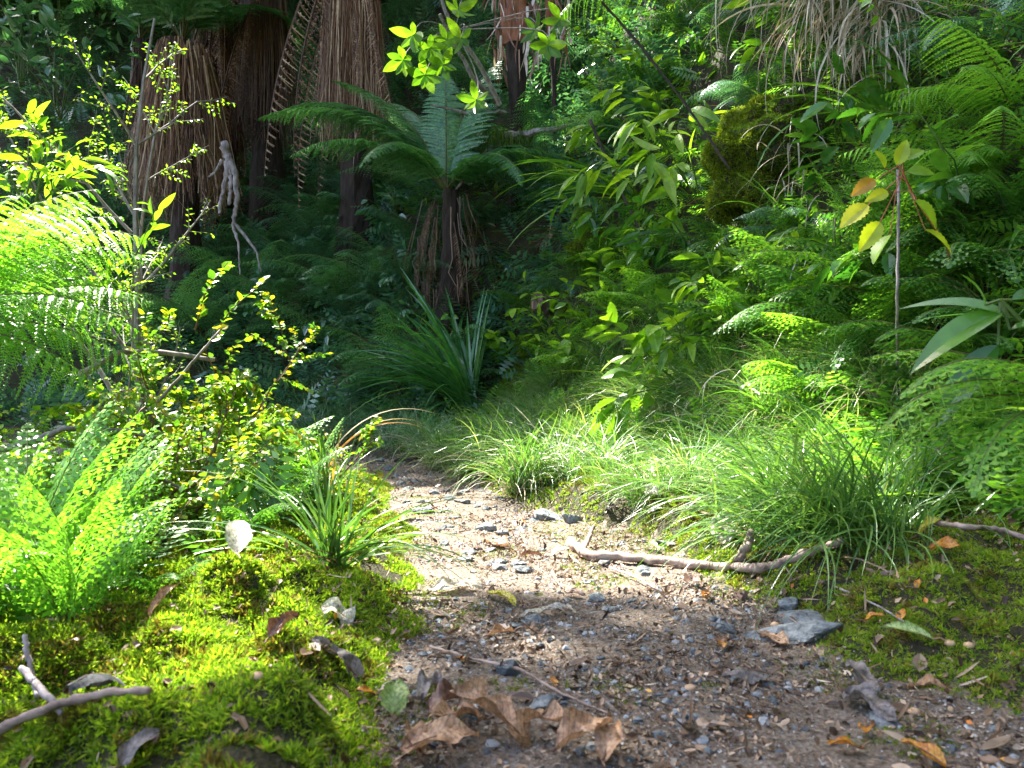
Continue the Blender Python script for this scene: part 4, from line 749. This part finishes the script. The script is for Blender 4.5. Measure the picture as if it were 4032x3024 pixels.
# ------------------------------------------------------------------ individual fallen leaves
def deadmat(name, c1, c2, rough=.5, trans=.2, spots=None):
    m, t, out = newmat(name); L = t.links.new; co = N(t, 'ShaderNodeTexCoord')
    nz = N(t, 'ShaderNodeTexNoise', i_Scale=38.0, i_Detail=6.0, i_Roughness=.7); L(co.outputs['Object'], nz.inputs['Vector'])
    r = ramp(t, nz.outputs[0], [(.35, c1), (.62, c2)] + ([(.7, spots)] if spots else []))
    sx = N(t, 'ShaderNodeSeparateXYZ'); L(co.outputs['Object'], sx.inputs[0]); ab = N(t, 'ShaderNodeMath', operation='ABSOLUTE'); L(sx.outputs[0], ab.inputs[0])
    ma = N(t, 'ShaderNodeMath', operation='MULTIPLY_ADD'); L(ab.outputs[0], ma.inputs[0]); ma.inputs[1].default_value = -.9; L(sx.outputs[1], ma.inputs[2]); mb_ = N(t, 'ShaderNodeMath', operation='MULTIPLY_ADD'); L(ma.outputs[0], mb_.inputs[0]); mb_.inputs[1].default_value = 900; L(nz.outputs[0], mb_.inputs[2])
    si = N(t, 'ShaderNodeMath', operation='SINE'); L(mb_.outputs[0], si.inputs[0]); vr = N(t, 'ShaderNodeMapRange'); L(si.outputs[0], vr.inputs[0]); vr.inputs[1].default_value = .75; vr.inputs[2].default_value = 1; vr.inputs[3].default_value = 1; vr.inputs[4].default_value = .62; wv = vr
    n3 = N(t, 'ShaderNodeTexNoise', i_Scale=260.0, i_Detail=2.0); L(co.outputs['Object'], n3.inputs['Vector']); v3 = N(t, 'ShaderNodeMapRange'); L(n3.outputs[0], v3.inputs[0]); v3.inputs[1].default_value = .3; v3.inputs[2].default_value = .55; v3.inputs[3].default_value = .45; v3.inputs[4].default_value = 1; m3 = N(t, 'ShaderNodeMath', operation='MULTIPLY'); L(vr.outputs[0], m3.inputs[0]); L(v3.outputs[0], m3.inputs[1]); sc_ = N(t, 'ShaderNodeVectorMath', operation='SCALE'); L(r.outputs[0], sc_.inputs[0]); L(m3.outputs[0], sc_.inputs['Scale']); r = sc_
    p = N(t, 'ShaderNodeBsdfPrincipled'); L(r.outputs[0], p.inputs['Base Color']); p.inputs['Roughness'].default_value = rough; b = N(t, 'ShaderNodeBump'); b.inputs['Strength'].default_value = .35; b.inputs['Distance'].default_value = .002; L(wv.outputs[0], b.inputs['Height']); L(b.outputs[0], p.inputs['Normal'])
    tr = N(t, 'ShaderNodeBsdfTranslucent'); L(r.outputs[0], tr.inputs[0]); mx = N(t, 'ShaderNodeMixShader'); mx.inputs[0].default_value = trans; L(p.outputs[0], mx.inputs[1]); L(tr.outputs[0], mx.inputs[2]); L(mx.outputs[0], out.inputs[0]); return m
DL = dict(slate=deadmat('leaf_slate', (.04, .04, .045), (.12, .12, .125), .6, .05), white=deadmat('leaf_bleached', (.58, .52, .42), (.80, .76, .66), .5, .55), tan=deadmat('leaf_tan', (.20, .10, .045), (.55, .33, .18)), brown=deadmat('leaf_brown', (.07, .03, .02), (.25, .12, .07), .4), yellow=deadmat('leaf_yellow', (.5, .42, .03), (.62, .55, .06), .4, .3, (.25, .18, .04)),
  grey=deadmat('leaf_grey', (.09, .075, .065), (.24, .20, .18)), dark=deadmat('leaf_black', (.012, .012, .018), (.05, .045, .055), .3), green=deadmat('leaf_pale_green', (.25, .38, .08), (.38, .48, .16), .4, .3), orange=deadmat('leaf_orange', (.5, .15, .02), (.65, .32, .04), .4, .3), pink=deadmat('leaf_pink_brown', (.18, .10, .08), (.42, .28, .22)))
def dead_leaf(px, py, L_, wd, az, col, label, curl=.5, wave=.12, pitch=0, lift=.004, lobes=0, group='fallen leaves', roll=0, arch=.1, free=None):
    p = gp(px, py, lift) if free is None else free
    nu, nv = 34, 15; t = np.linspace(0, 1, nu); u = np.linspace(-1, 1, nv); prof = np.sin(np.pi*t**.8)**.75
    if lobes: prof = prof*(.3+.85*np.abs(np.sin(t*np.pi*lobes))**.7)
    r = rng; T, U = np.meshgrid(t, u, indexing='ij'); W = wd*.5*prof[:, None]*(1+.06*r.normal(size=(nu, 1))*(np.abs(u)[None] > .8)); th = U*curl*1.6
    Wd = np.where(abs(curl) < 1e-3, W*U, W*np.sin(th)/(curl*1.6+1e-9)); zz = W*(1-np.cos(th))/(abs(curl)*1.6+1e-9)*np.sign(curl)*1.0
    ph = r.uniform(0, 6); z = zz+wave*wd*.5*np.sin(T*9+ph+U*1.5)*np.abs(U)+arch*L_*np.sin(np.pi*T)-.0*T
    y_ = T*L_-L_/2+np.abs(U)*lobes*.004; z = z+wave*L_*.35*(noise(T*L_+px, U*wd*.5, .016)+.5*noise(T*L_+px, U*wd*.5, .007))
    mb = MB(); mb.add(np.stack([Wd, y_, z], -1).reshape(-1, 3), grid_faces(nu, nv)[:, ::-1])
    # pointed lobes: shift edge
    o = mb.build('fallen_leaf', [DL[col]], smooth=True); o.location = tuple(p); nn_ = normal(p[0], p[1], .04)
    q = Vector(nn_).to_track_quat('Z', 'Y') @ Matrix.Rotation(R(az), 3, 'Z').to_quaternion() @ Matrix.Rotation(R(pitch), 3, 'X').to_quaternion() @ Matrix.Rotation(R(roll), 3, 'Y').to_quaternion()
    o.rotation_mode = 'QUATERNION'; o.rotation_quaternion = q
    mb = MB(); tube(mb, smooth_path([(0, -L_*.5, 0), (.004, -L_*.62, .004), (.01*r.normal(), -L_*.75, .008)], 6), np.linspace(.0013, .0008, 6), 4); mb.build('stalk', [M['twig']], o)
    mb = MB(); Q = np.stack([0*t, t*L_-L_/2, arch*L_*np.sin(np.pi*t)-.0006*np.sign(curl)], 1)[1:-1]; tube(mb, Q, np.linspace(.0011, .0004, len(Q)), 4); mb.build('midrib', [M['twig']], o)
    return tag(o, label, 'leaf', group)
for a in [
 (237, 565, .085, .042, -42, 'white', 'bright bleached leaf standing on the left moss mound', .35, .1, 14, .035),
 (284, 640, .045, .03, -60, 'brown', 'small curled reddish-brown leaf on the left moss mound', .9, .3, 20, .015),
 (337, 668, .085, .03, 5, 'grey', 'long grey leaf with torn edge lying between moss and path', .3, .3, 8, .006),
 (337, 620, .06, .035, 20, 'white', 'crumpled pale leaf just above the long grey leaf', .4, .5, 0, .006),
 (500, 603, .085, .026, -88, 'yellow', 'mottled yellow leaf lying across the path', .45, .2, 0, .006, 0),
 (455, 592, .10, .05, 60, 'white', 'large flat pale leaf left of the mottled yellow leaf', .15, .25, 0, .004),
 (548, 617, .10, .02, -75, 'white', 'narrow pale leaf right of the mottled yellow leaf', .3, .3, 0, .004),
 (397, 522, .055, .03, -75, 'yellow', 'bright yellow leaf on the moss at the left edge of the path', .4, .2, 0, .012),
 (498, 548, .08, .04, -80, 'tan', 'pale tan leaf in the middle of the sunlit path', .3, .3, 0, .006),
 (560, 558, .05, .03, -50, 'white', 'upright cream leaf left of the stick', .9, .2, 25, .012),
 (652, 552, .06, .024, -80, 'green', 'blue-green leaf lying behind the stick', .5, .2, 0, .01),
 (575, 598, .035, .018, -60, 'pink', 'small pinkish curled leaf in front of the stick', .6, .3, 0, .006),
 (693, 588, .045, .032, -85, 'pink', 'shiny pinkish curled leaf below the stick', .8, .3, 8, .010),
 (672, 488, .09, .06, -70, 'white', 'large bleached curled leaf on the moss left of the yellow leaf', .5, .5, 20, .02),
 (655, 498, .07, .035, -80, 'white', 'lower of the bleached curled leaves on the sunlit moss', .4, .4, 5, .012),
 (645, 505, .07, .03, -85, 'white', 'white leaf with turned-up edge near the right side of the path', .6, .3, 10, .01),
 (600, 462, .08, .035, -80, 'white', 'long cream leaf at the foot of the tussocks', .3, .3, 0, .02),
 (710, 492, .075, .045, -35, 'yellow', 'upright yellow leaf left of the largest tussock', .4, .15, 35, .03),
 (690, 512, .05, .03, -80, 'dark', 'black shiny leaf on the moss left of the largest tussock', .5, .3, 10, .012),
 (612, 517, .045, .022, -80, 'dark', 'dark curled leaf on the right edge of the sunlit path', .7, .3, 10, .01),
 (722, 538, .08, .06, -20, 'white', 'white leaf half hidden under the largest tussock', .3, .3, 25, .02),
 (740, 452, .06, .025, -80, 'orange', 'orange leaf at the foot of the bank behind the yellow leaf', .5, .3, 5, .02),
 (905, 651, .07, .022, 95, 'green', 'pale green boat-shaped leaf on the moss at the right', .8, .1, 3, .014),
 (747, 684, .065, .038, -60, 'grey', 'grey arched leaf casting a dark shadow on the right of the path', -.5, .2, 0, .010),
 (870, 715, .08, .04, -75, 'grey', 'large flat grey-brown leaf in the lower right', .2, .4, 0, .006),
 (860, 690, .08, .03, -55, 'grey', 'small grey leaf tip touching the large grey-brown leaf', .4, .3, 8, .012),
 (775, 645, .06, .022, -80, 'tan', 'pale leaf lying against the flat grey rocks', .3, .3, 0, .006),
 (720, 647, .04, .02, -75, 'brown', 'brown shiny leaf left of the flat grey rocks', .6, .3, 5, .008),
 (945, 560, .05, .032, -75, 'orange', 'orange-brown leaf on the moss near the right edge', .5, .2, 10, .014),
 (930, 540, .05, .03, -40, 'yellow', 'green-yellow leaf leaning over the orange-brown leaf', .5, .2, 20, .02),
 (500, 640, .05, .02, -50, 'tan', 'small folded tan leaf above the long thin twig', .8, .3, 0, .008),
 (530, 560, .06, .02, 80, 'brown', 'short brown leaf roll in the middle of the path', 1.0, .1, 0, .006),
 (430, 513, .05, .03, -70, 'brown', 'dark folded leaf beside the stones at the left of the path', .8, .3, 5, .01),
 (396, 716, .042, .036, 10, 'green', 'round yellow-green leaf standing at the lower left of the path', .5, .2, 40, .02),
 (165, 615, .06, .02, -35, 'tan', 'pale curled leaf leaning behind the left moss mound', .8, .2, 30, .02),
 (930, 700, .06, .018, -60, 'tan', 'thin brown curled leaf in the lower right moss', .9, .4, 10, .012),
 (140, 765, .04, .02, -35, 'grey', 'small grey leaf at the bottom of the left moss', .5, .3, 10, .014),
 (655, 520, .05, .02, -70, 'white', 'narrow white leaf beside the dark curled leaf', .5, .3, 10, .01),
 (415, 758, .05, .025, 30, 'tan', 'small tan leaf left of the big curled brown leaves', .6, .5, 12, .015),
 (430, 700, .06, .03, -60, 'grey', 'crumpled grey leaf at the lower left of the path', .5, .6, 5, .012)]:
    dead_leaf(*a[:11])
# curled big brown leaves at bottom centre (one cluster of separate leaves)
for px, py, L_, wd, az, col, lb, curl, wave, pitch, lob in [
 (498, 745, .10, .06, 12, 'tan', 'large curled tan leaf standing at the bottom centre of the path', .6, .22, 30, 3.2),
 (462, 738, .06, .035, 50, 'tan', 'lobed tan leaf folded over left of the large curled tan leaf', .6, .3, 12, 2.2),
 (540, 742, .06, .032, -50, 'tan', 'curled tan leaf touching the right of the large curled tan leaf', .7, .3, 12, 2.2),
 (585, 758, .07, .045, -60, 'tan', 'folded tan leaf at the bottom edge', .7, .3, 10, 0),
 (450, 722, .06, .04, 60, 'brown', 'dark crumpled leaf behind the lobed tan leaf', .6, .35, 8, 0),
 (610, 762, .055, .03, -30, 'tan', 'pale brown leaf with pointed tip at the bottom edge', .5, .25, 15, 0),
 (440, 765, .08, .04, -75, 'tan', 'flat brownish leaf at the bottom edge left of centre', .4, .25, 5, 0)]:
    dead_leaf(px, py, L_, wd, az, col, lb, curl, wave, pitch, .018, lob)
# grey curled bark lower left
dead_leaf(92, 706, .085, .055, -38, 'slate', 'big dark grey curled leaf in the lower left moss', -.45, .12, 10, .02)
# sticks
branch_obj('stick', [([gp(572, 548, .012), gp(588, 562, .012), gp(640, 565, .012), gp(700, 571, .013), gp(765, 577, .014), gp(800, 572, .022), gp(842, 560, .035)], .011, .0065), ([gp(582, 560, .014), gp(590, 548, .03), gp(594, 545, .045)], .007, .004), ([gp(738, 573, .012), gp(748, 562, .03), gp(752, 556, .045)], .009, .007)], 'stick', 'pale brown forked stick lying across the right side of the path', 'stick', .13, 10)
branch_obj('twig', [([gp(430, 652, .008), gp(470, 667, .010), gp(520, 680, .012), gp(560, 700, .006), gp(610, 722, .006)], .0022, .0015)], 'stick', 'long thin twig lying diagonally in the near part of the path', 'twig')
branch_obj('twig', [([gp(-20, 765, .02), gp(50, 742, .022), gp(110, 727, .025), gp(150, 715, .02)], .005, .0035)], 'stick', 'thick twig across the bottom left corner', 'twig')
branch_obj('twig', [([gp(22, 700, .03), gp(50, 725, .02), gp(62, 735, .012)], .004, .003)], 'bark_pale', 'short pale twig in front of the dark grey curled leaf', 'twig')
branch_obj('twig', [([gp(25, 678, .05), gp(27, 692, .04), gp(32, 705, .03), gp(38, 712, .015)], .003, .003)], 'bark_pale', 'hooked white twig at the lower left edge', 'twig')
branch_obj('twig', [([gp(930, 535, .02), gp(965, 545, .03), gp(1000, 548, .03), gp(1045, 560, .02)], .005, .004)], 'stick', 'grey twig lying on the moss at the right edge', 'twig')
branch_obj('twig', [([gp(840, 600, .012), gp(880, 617, .014), gp(915, 640, .012)], .0018, .001)], 'bark_pale', 'thin beaded white twig on the right moss', 'twig')
branch_obj('twig', [([gp(610, 572, .008), gp(640, 585, .010), gp(668, 600, .004)], .0022, .0015)], 'bark_pale', 'short pale leaf stalk below the middle of the stick', 'twig')
branch_obj('root', [([gp(395, 462, .01), gp(415, 461, .015), gp(440, 460, .005)], .012, .008)], 'bark_dark', 'dark root crossing the far end of the path', 'root')
# stones
def stone(px, py, rad, label, mat='rock', rot=0.0, sink=.3, group='stones on the path'):
    p = gp(px, py); r = rng; th, ph = np.meshgrid(np.linspace(.001, np.pi-.001, 26), np.linspace(0, 2*np.pi, 40, endpoint=False), indexing='ij'); U = np.stack([np.sin(th)*np.cos(ph), np.sin(th)*np.sin(ph), np.cos(th)], -1).reshape(-1, 3)
    k = unit(r.normal(size=(13, 3))); d = np.max(U@k.T, 1); V = U*(1.0/np.maximum(d, .5))[:, None]*.75  # faceted like broken stone
    V = V*np.array(rad)+r.normal(size=V.shape)*min(rad)*.02; mb = MB(); mb.add(V, grid_faces(26, 40, True)); o = mb.build('stone', [M[mat]]); o.location = (p[0], p[1], p[2]+rad[2]*(1-sink)*.35); o.rotation_euler = (r.normal()*.1, r.normal()*.1, rot); return tag(o, label, 'stone', group)
for a in [(546, 519, (.05, .04, .022), 'largest grey stone in the sunlit middle of the path'), (573, 522, (.028, .025, .018), 'grey stone touching the right of the largest sunlit stone'), (487, 530, (.035, .025, .014), 'blue-grey stone left of the largest sunlit stone'), (503, 534, (.02, .018, .01), 'small stone beside the blue-grey stone'), (424, 513, (.04, .03, .018), 'flat grey stone at the left edge of the path', 'rock'),
  (390, 471, (.02, .02, .02), 'dark lump at the left of the far path', 'rock_dark'), (450, 500, (.02, .015, .01), 'small dark stone in the far sunlit path', 'rock_dark'), (525, 572, (.03, .02, .008), 'flat dark slate patch in front of the stick', 'rock'), (500, 569, (.03, .02, .007), 'flat slate chip left of the stick', 'rock'),
  (800, 622, (.055, .035, .012), 'upper flat grey rock embedded beside the right moss'), (795, 636, (.06, .035, .013), 'lower flat grey rock embedded beside the right moss'), (788, 606, (.025, .018, .012), 'square blue-grey stone at the edge of the right moss'), (508, 674, (.02, .016, .013), 'dark rounded stone touching the long thin twig', 'rock_dark'), (740, 600, (.016, .013, .011), 'small brown stone below the right end of the stick', 'log'),
  (880, 722, (.015, .014, .01), 'grey stone in front of the large grey-brown leaf'), (650, 560, (.035, .02, .006), 'flat slate behind the stick', 'rock'), (670, 545, (.04, .02, .006), 'flat dark slate near the right path edge', 'rock'), (545, 710, (.02, .015, .01), 'grey stone near the bottom of the path'), (378, 461, (.03, .02, .012), 'pale stone in the grass at the far end of the path', 'rock')]:
    stone(*a[:4], mat=a[4] if len(a) > 4 else 'rock', rot=rng.uniform(0, 3))
for k in range(70):
    y_ = rng.uniform(1.1, 3.2); x_ = rng.uniform(np.interp(y_, PY, PL)+.03, np.interp(y_, PY, PR)); py_ = 384+(H-float(height(x_, y_)))*F/y_; rr = rng.uniform(.008, .022)
    stone(512+x_*F/y_, py_, (rr, rr*.8, rr*.4), 'small flat grey stone half buried in the path', group='small flat stones in the path', rot=rng.uniform(0, 3))
seedm = solidmat('seed_tan', (.42, .24, .12), (.62, .42, .26), 40, .4, .1)
for px, py, lb in [(914, 716, 'round orange-tan seed at the lower right'), (690, 692, 'round cream seed left of the grey arched leaf'), (775, 628, 'small pink seed on the flat grey rocks'), (257, 680, 'pale pink seed on the left moss'), (950, 648, 'pink seed in the right moss, right of the green leaf'), (969, 651, 'rounder pink seed farthest right in the moss')]:
    p = gp(px, py, .003); th, ph = np.meshgrid(np.linspace(.001, np.pi-.001, 9), np.linspace(0, 2*np.pi, 12, endpoint=False), indexing='ij'); U = np.stack([np.sin(th)*np.cos(ph)*1.3, np.sin(th)*np.sin(ph), np.cos(th)*.8], -1).reshape(-1, 3)*.0055; mb = MB(); mb.add(U, grid_faces(9, 12, True)); o = mb.build('seed', [seedm], smooth=True); o.location = tuple(p); tag(o, lb, 'seed', 'fallen seeds')
for px, py, L_, az, lb in [(705, 600, .03, 20, 'orange-red split leaflet below the stick'), (722, 652, .028, -70, 'bright orange leaflet with pale end near the flat rocks'), (874, 625, .03, -40, 'orange leaflet at the right of the flat rocks'), (902, 622, .026, 30, 'orange leaflet in the middle of the right moss'), (918, 590, .02, 20, 'tiny orange leaflet high in the right moss'), (866, 742, .035, -75, 'orange leaflet above the bottom right corner'), (845, 757, .04, -60, 'fallen orange leaf left of the bottom right corner'), (923, 764, .045, -50, 'broad orange-brown leaf at the bottom right'), (365, 702, .028, 30, 'orange-red leaflet at the left edge of the near path'), (462, 668, .02, -80, 'yellow leaflet beside the long thin twig'), (553, 690, .02, -60, 'orange leaflet in the near path below the twig'), (400, 705, .02, 10, 'small orange leaflet left of the crumpled grey leaf')]:
    dead_leaf(px, py, L_, L_*.5, az, 'orange', lb, .4, .2, 10, .008)

# ------------------------------------------------------------------ canopy added overhead, unseen, with gaps cut to shape sun and shade
def lit(x, y):
    """hand-set share of sun the added leaf cards let through at (x,y)"""
    a = np.zeros_like(x)
    def box(cx, cy, rx, ry, v):
        nonlocal a
        r_ = np.sqrt(((x-cx)/rx)**2+((y-cy)/ry)**2); a = np.maximum(a, v*(1-sst(r_, .75, 1.15)))
    box(.15, 2.6, 1.35, 1.25, 1.0)       # sunlit middle of the path and foot of the bank
    box(-1.5, 2.2, 1.6, 1.5, 1.0)      # left shrubs
    box(-.75, 1.15, .6, .5, .8)        # left foreground ferns and moss
    box(1.1, 3.3, 1.3, 1.2, .9)
    box(-.3, 3.9, .9, .8, .8)
    box(-.6, 4.1, 1.0, .5, .6)
    box(1.9, 2.2, 1.2, 1.0, .55)
    box(1.7, 3.9, 1.1, .9, .9); box(0, 4.3, .5, .5, .6); box(2.6, 3.0, 1.0, 1.3, .6); box(-1.8, 4.7, 1.2, .7, .55); box(.9, 1.25, .4, .3, .5); box(-.6, 5.2, 1.6, .8, .35); box(-3.5, 5.0, 1.2, 1.5, .35); box(.0, .78, .22, .12, .6)
    return a
n = 30000; x = rng.uniform(-6, 3.6, n); y = rng.uniform(-.3, 12, n)
clump = noise(x, y, .45, 21)+noise(x, y, .16, 31)*.6; openn = lit(x, y)
keep = (rng.random(n) < .97-openn*1.0) | ((openn > .1) & (openn < .9) & (clump > .12) & (rng.random(n) < .8*(1-openn)))
x, y = x[keep], y[keep]; zc = rng.uniform(6.0, 8.2, len(x)); P = np.array([0, 0, .3])+np.stack([x, y, 0*x], 1)+S[None]*(zc/S[2])[:, None]
mb = MB(); mm = len(x); d = unit(rng.normal(size=(mm, 3))*np.array([1, 1, .35])); mb.inst(*leaf_tpl(.6, 2, .2, .1), frames(d, np.tile(S, (mm, 1))+rng.normal(size=(mm, 3))*.4)*rng.uniform(.18, .34, mm)[:, None, None], P)
tag(mb.build('canopy_shade_cards', [G['shade_canopy']]), 'unseen added leaf canopy high above the path and back slope', 'shade_canopy', kind='stuff')
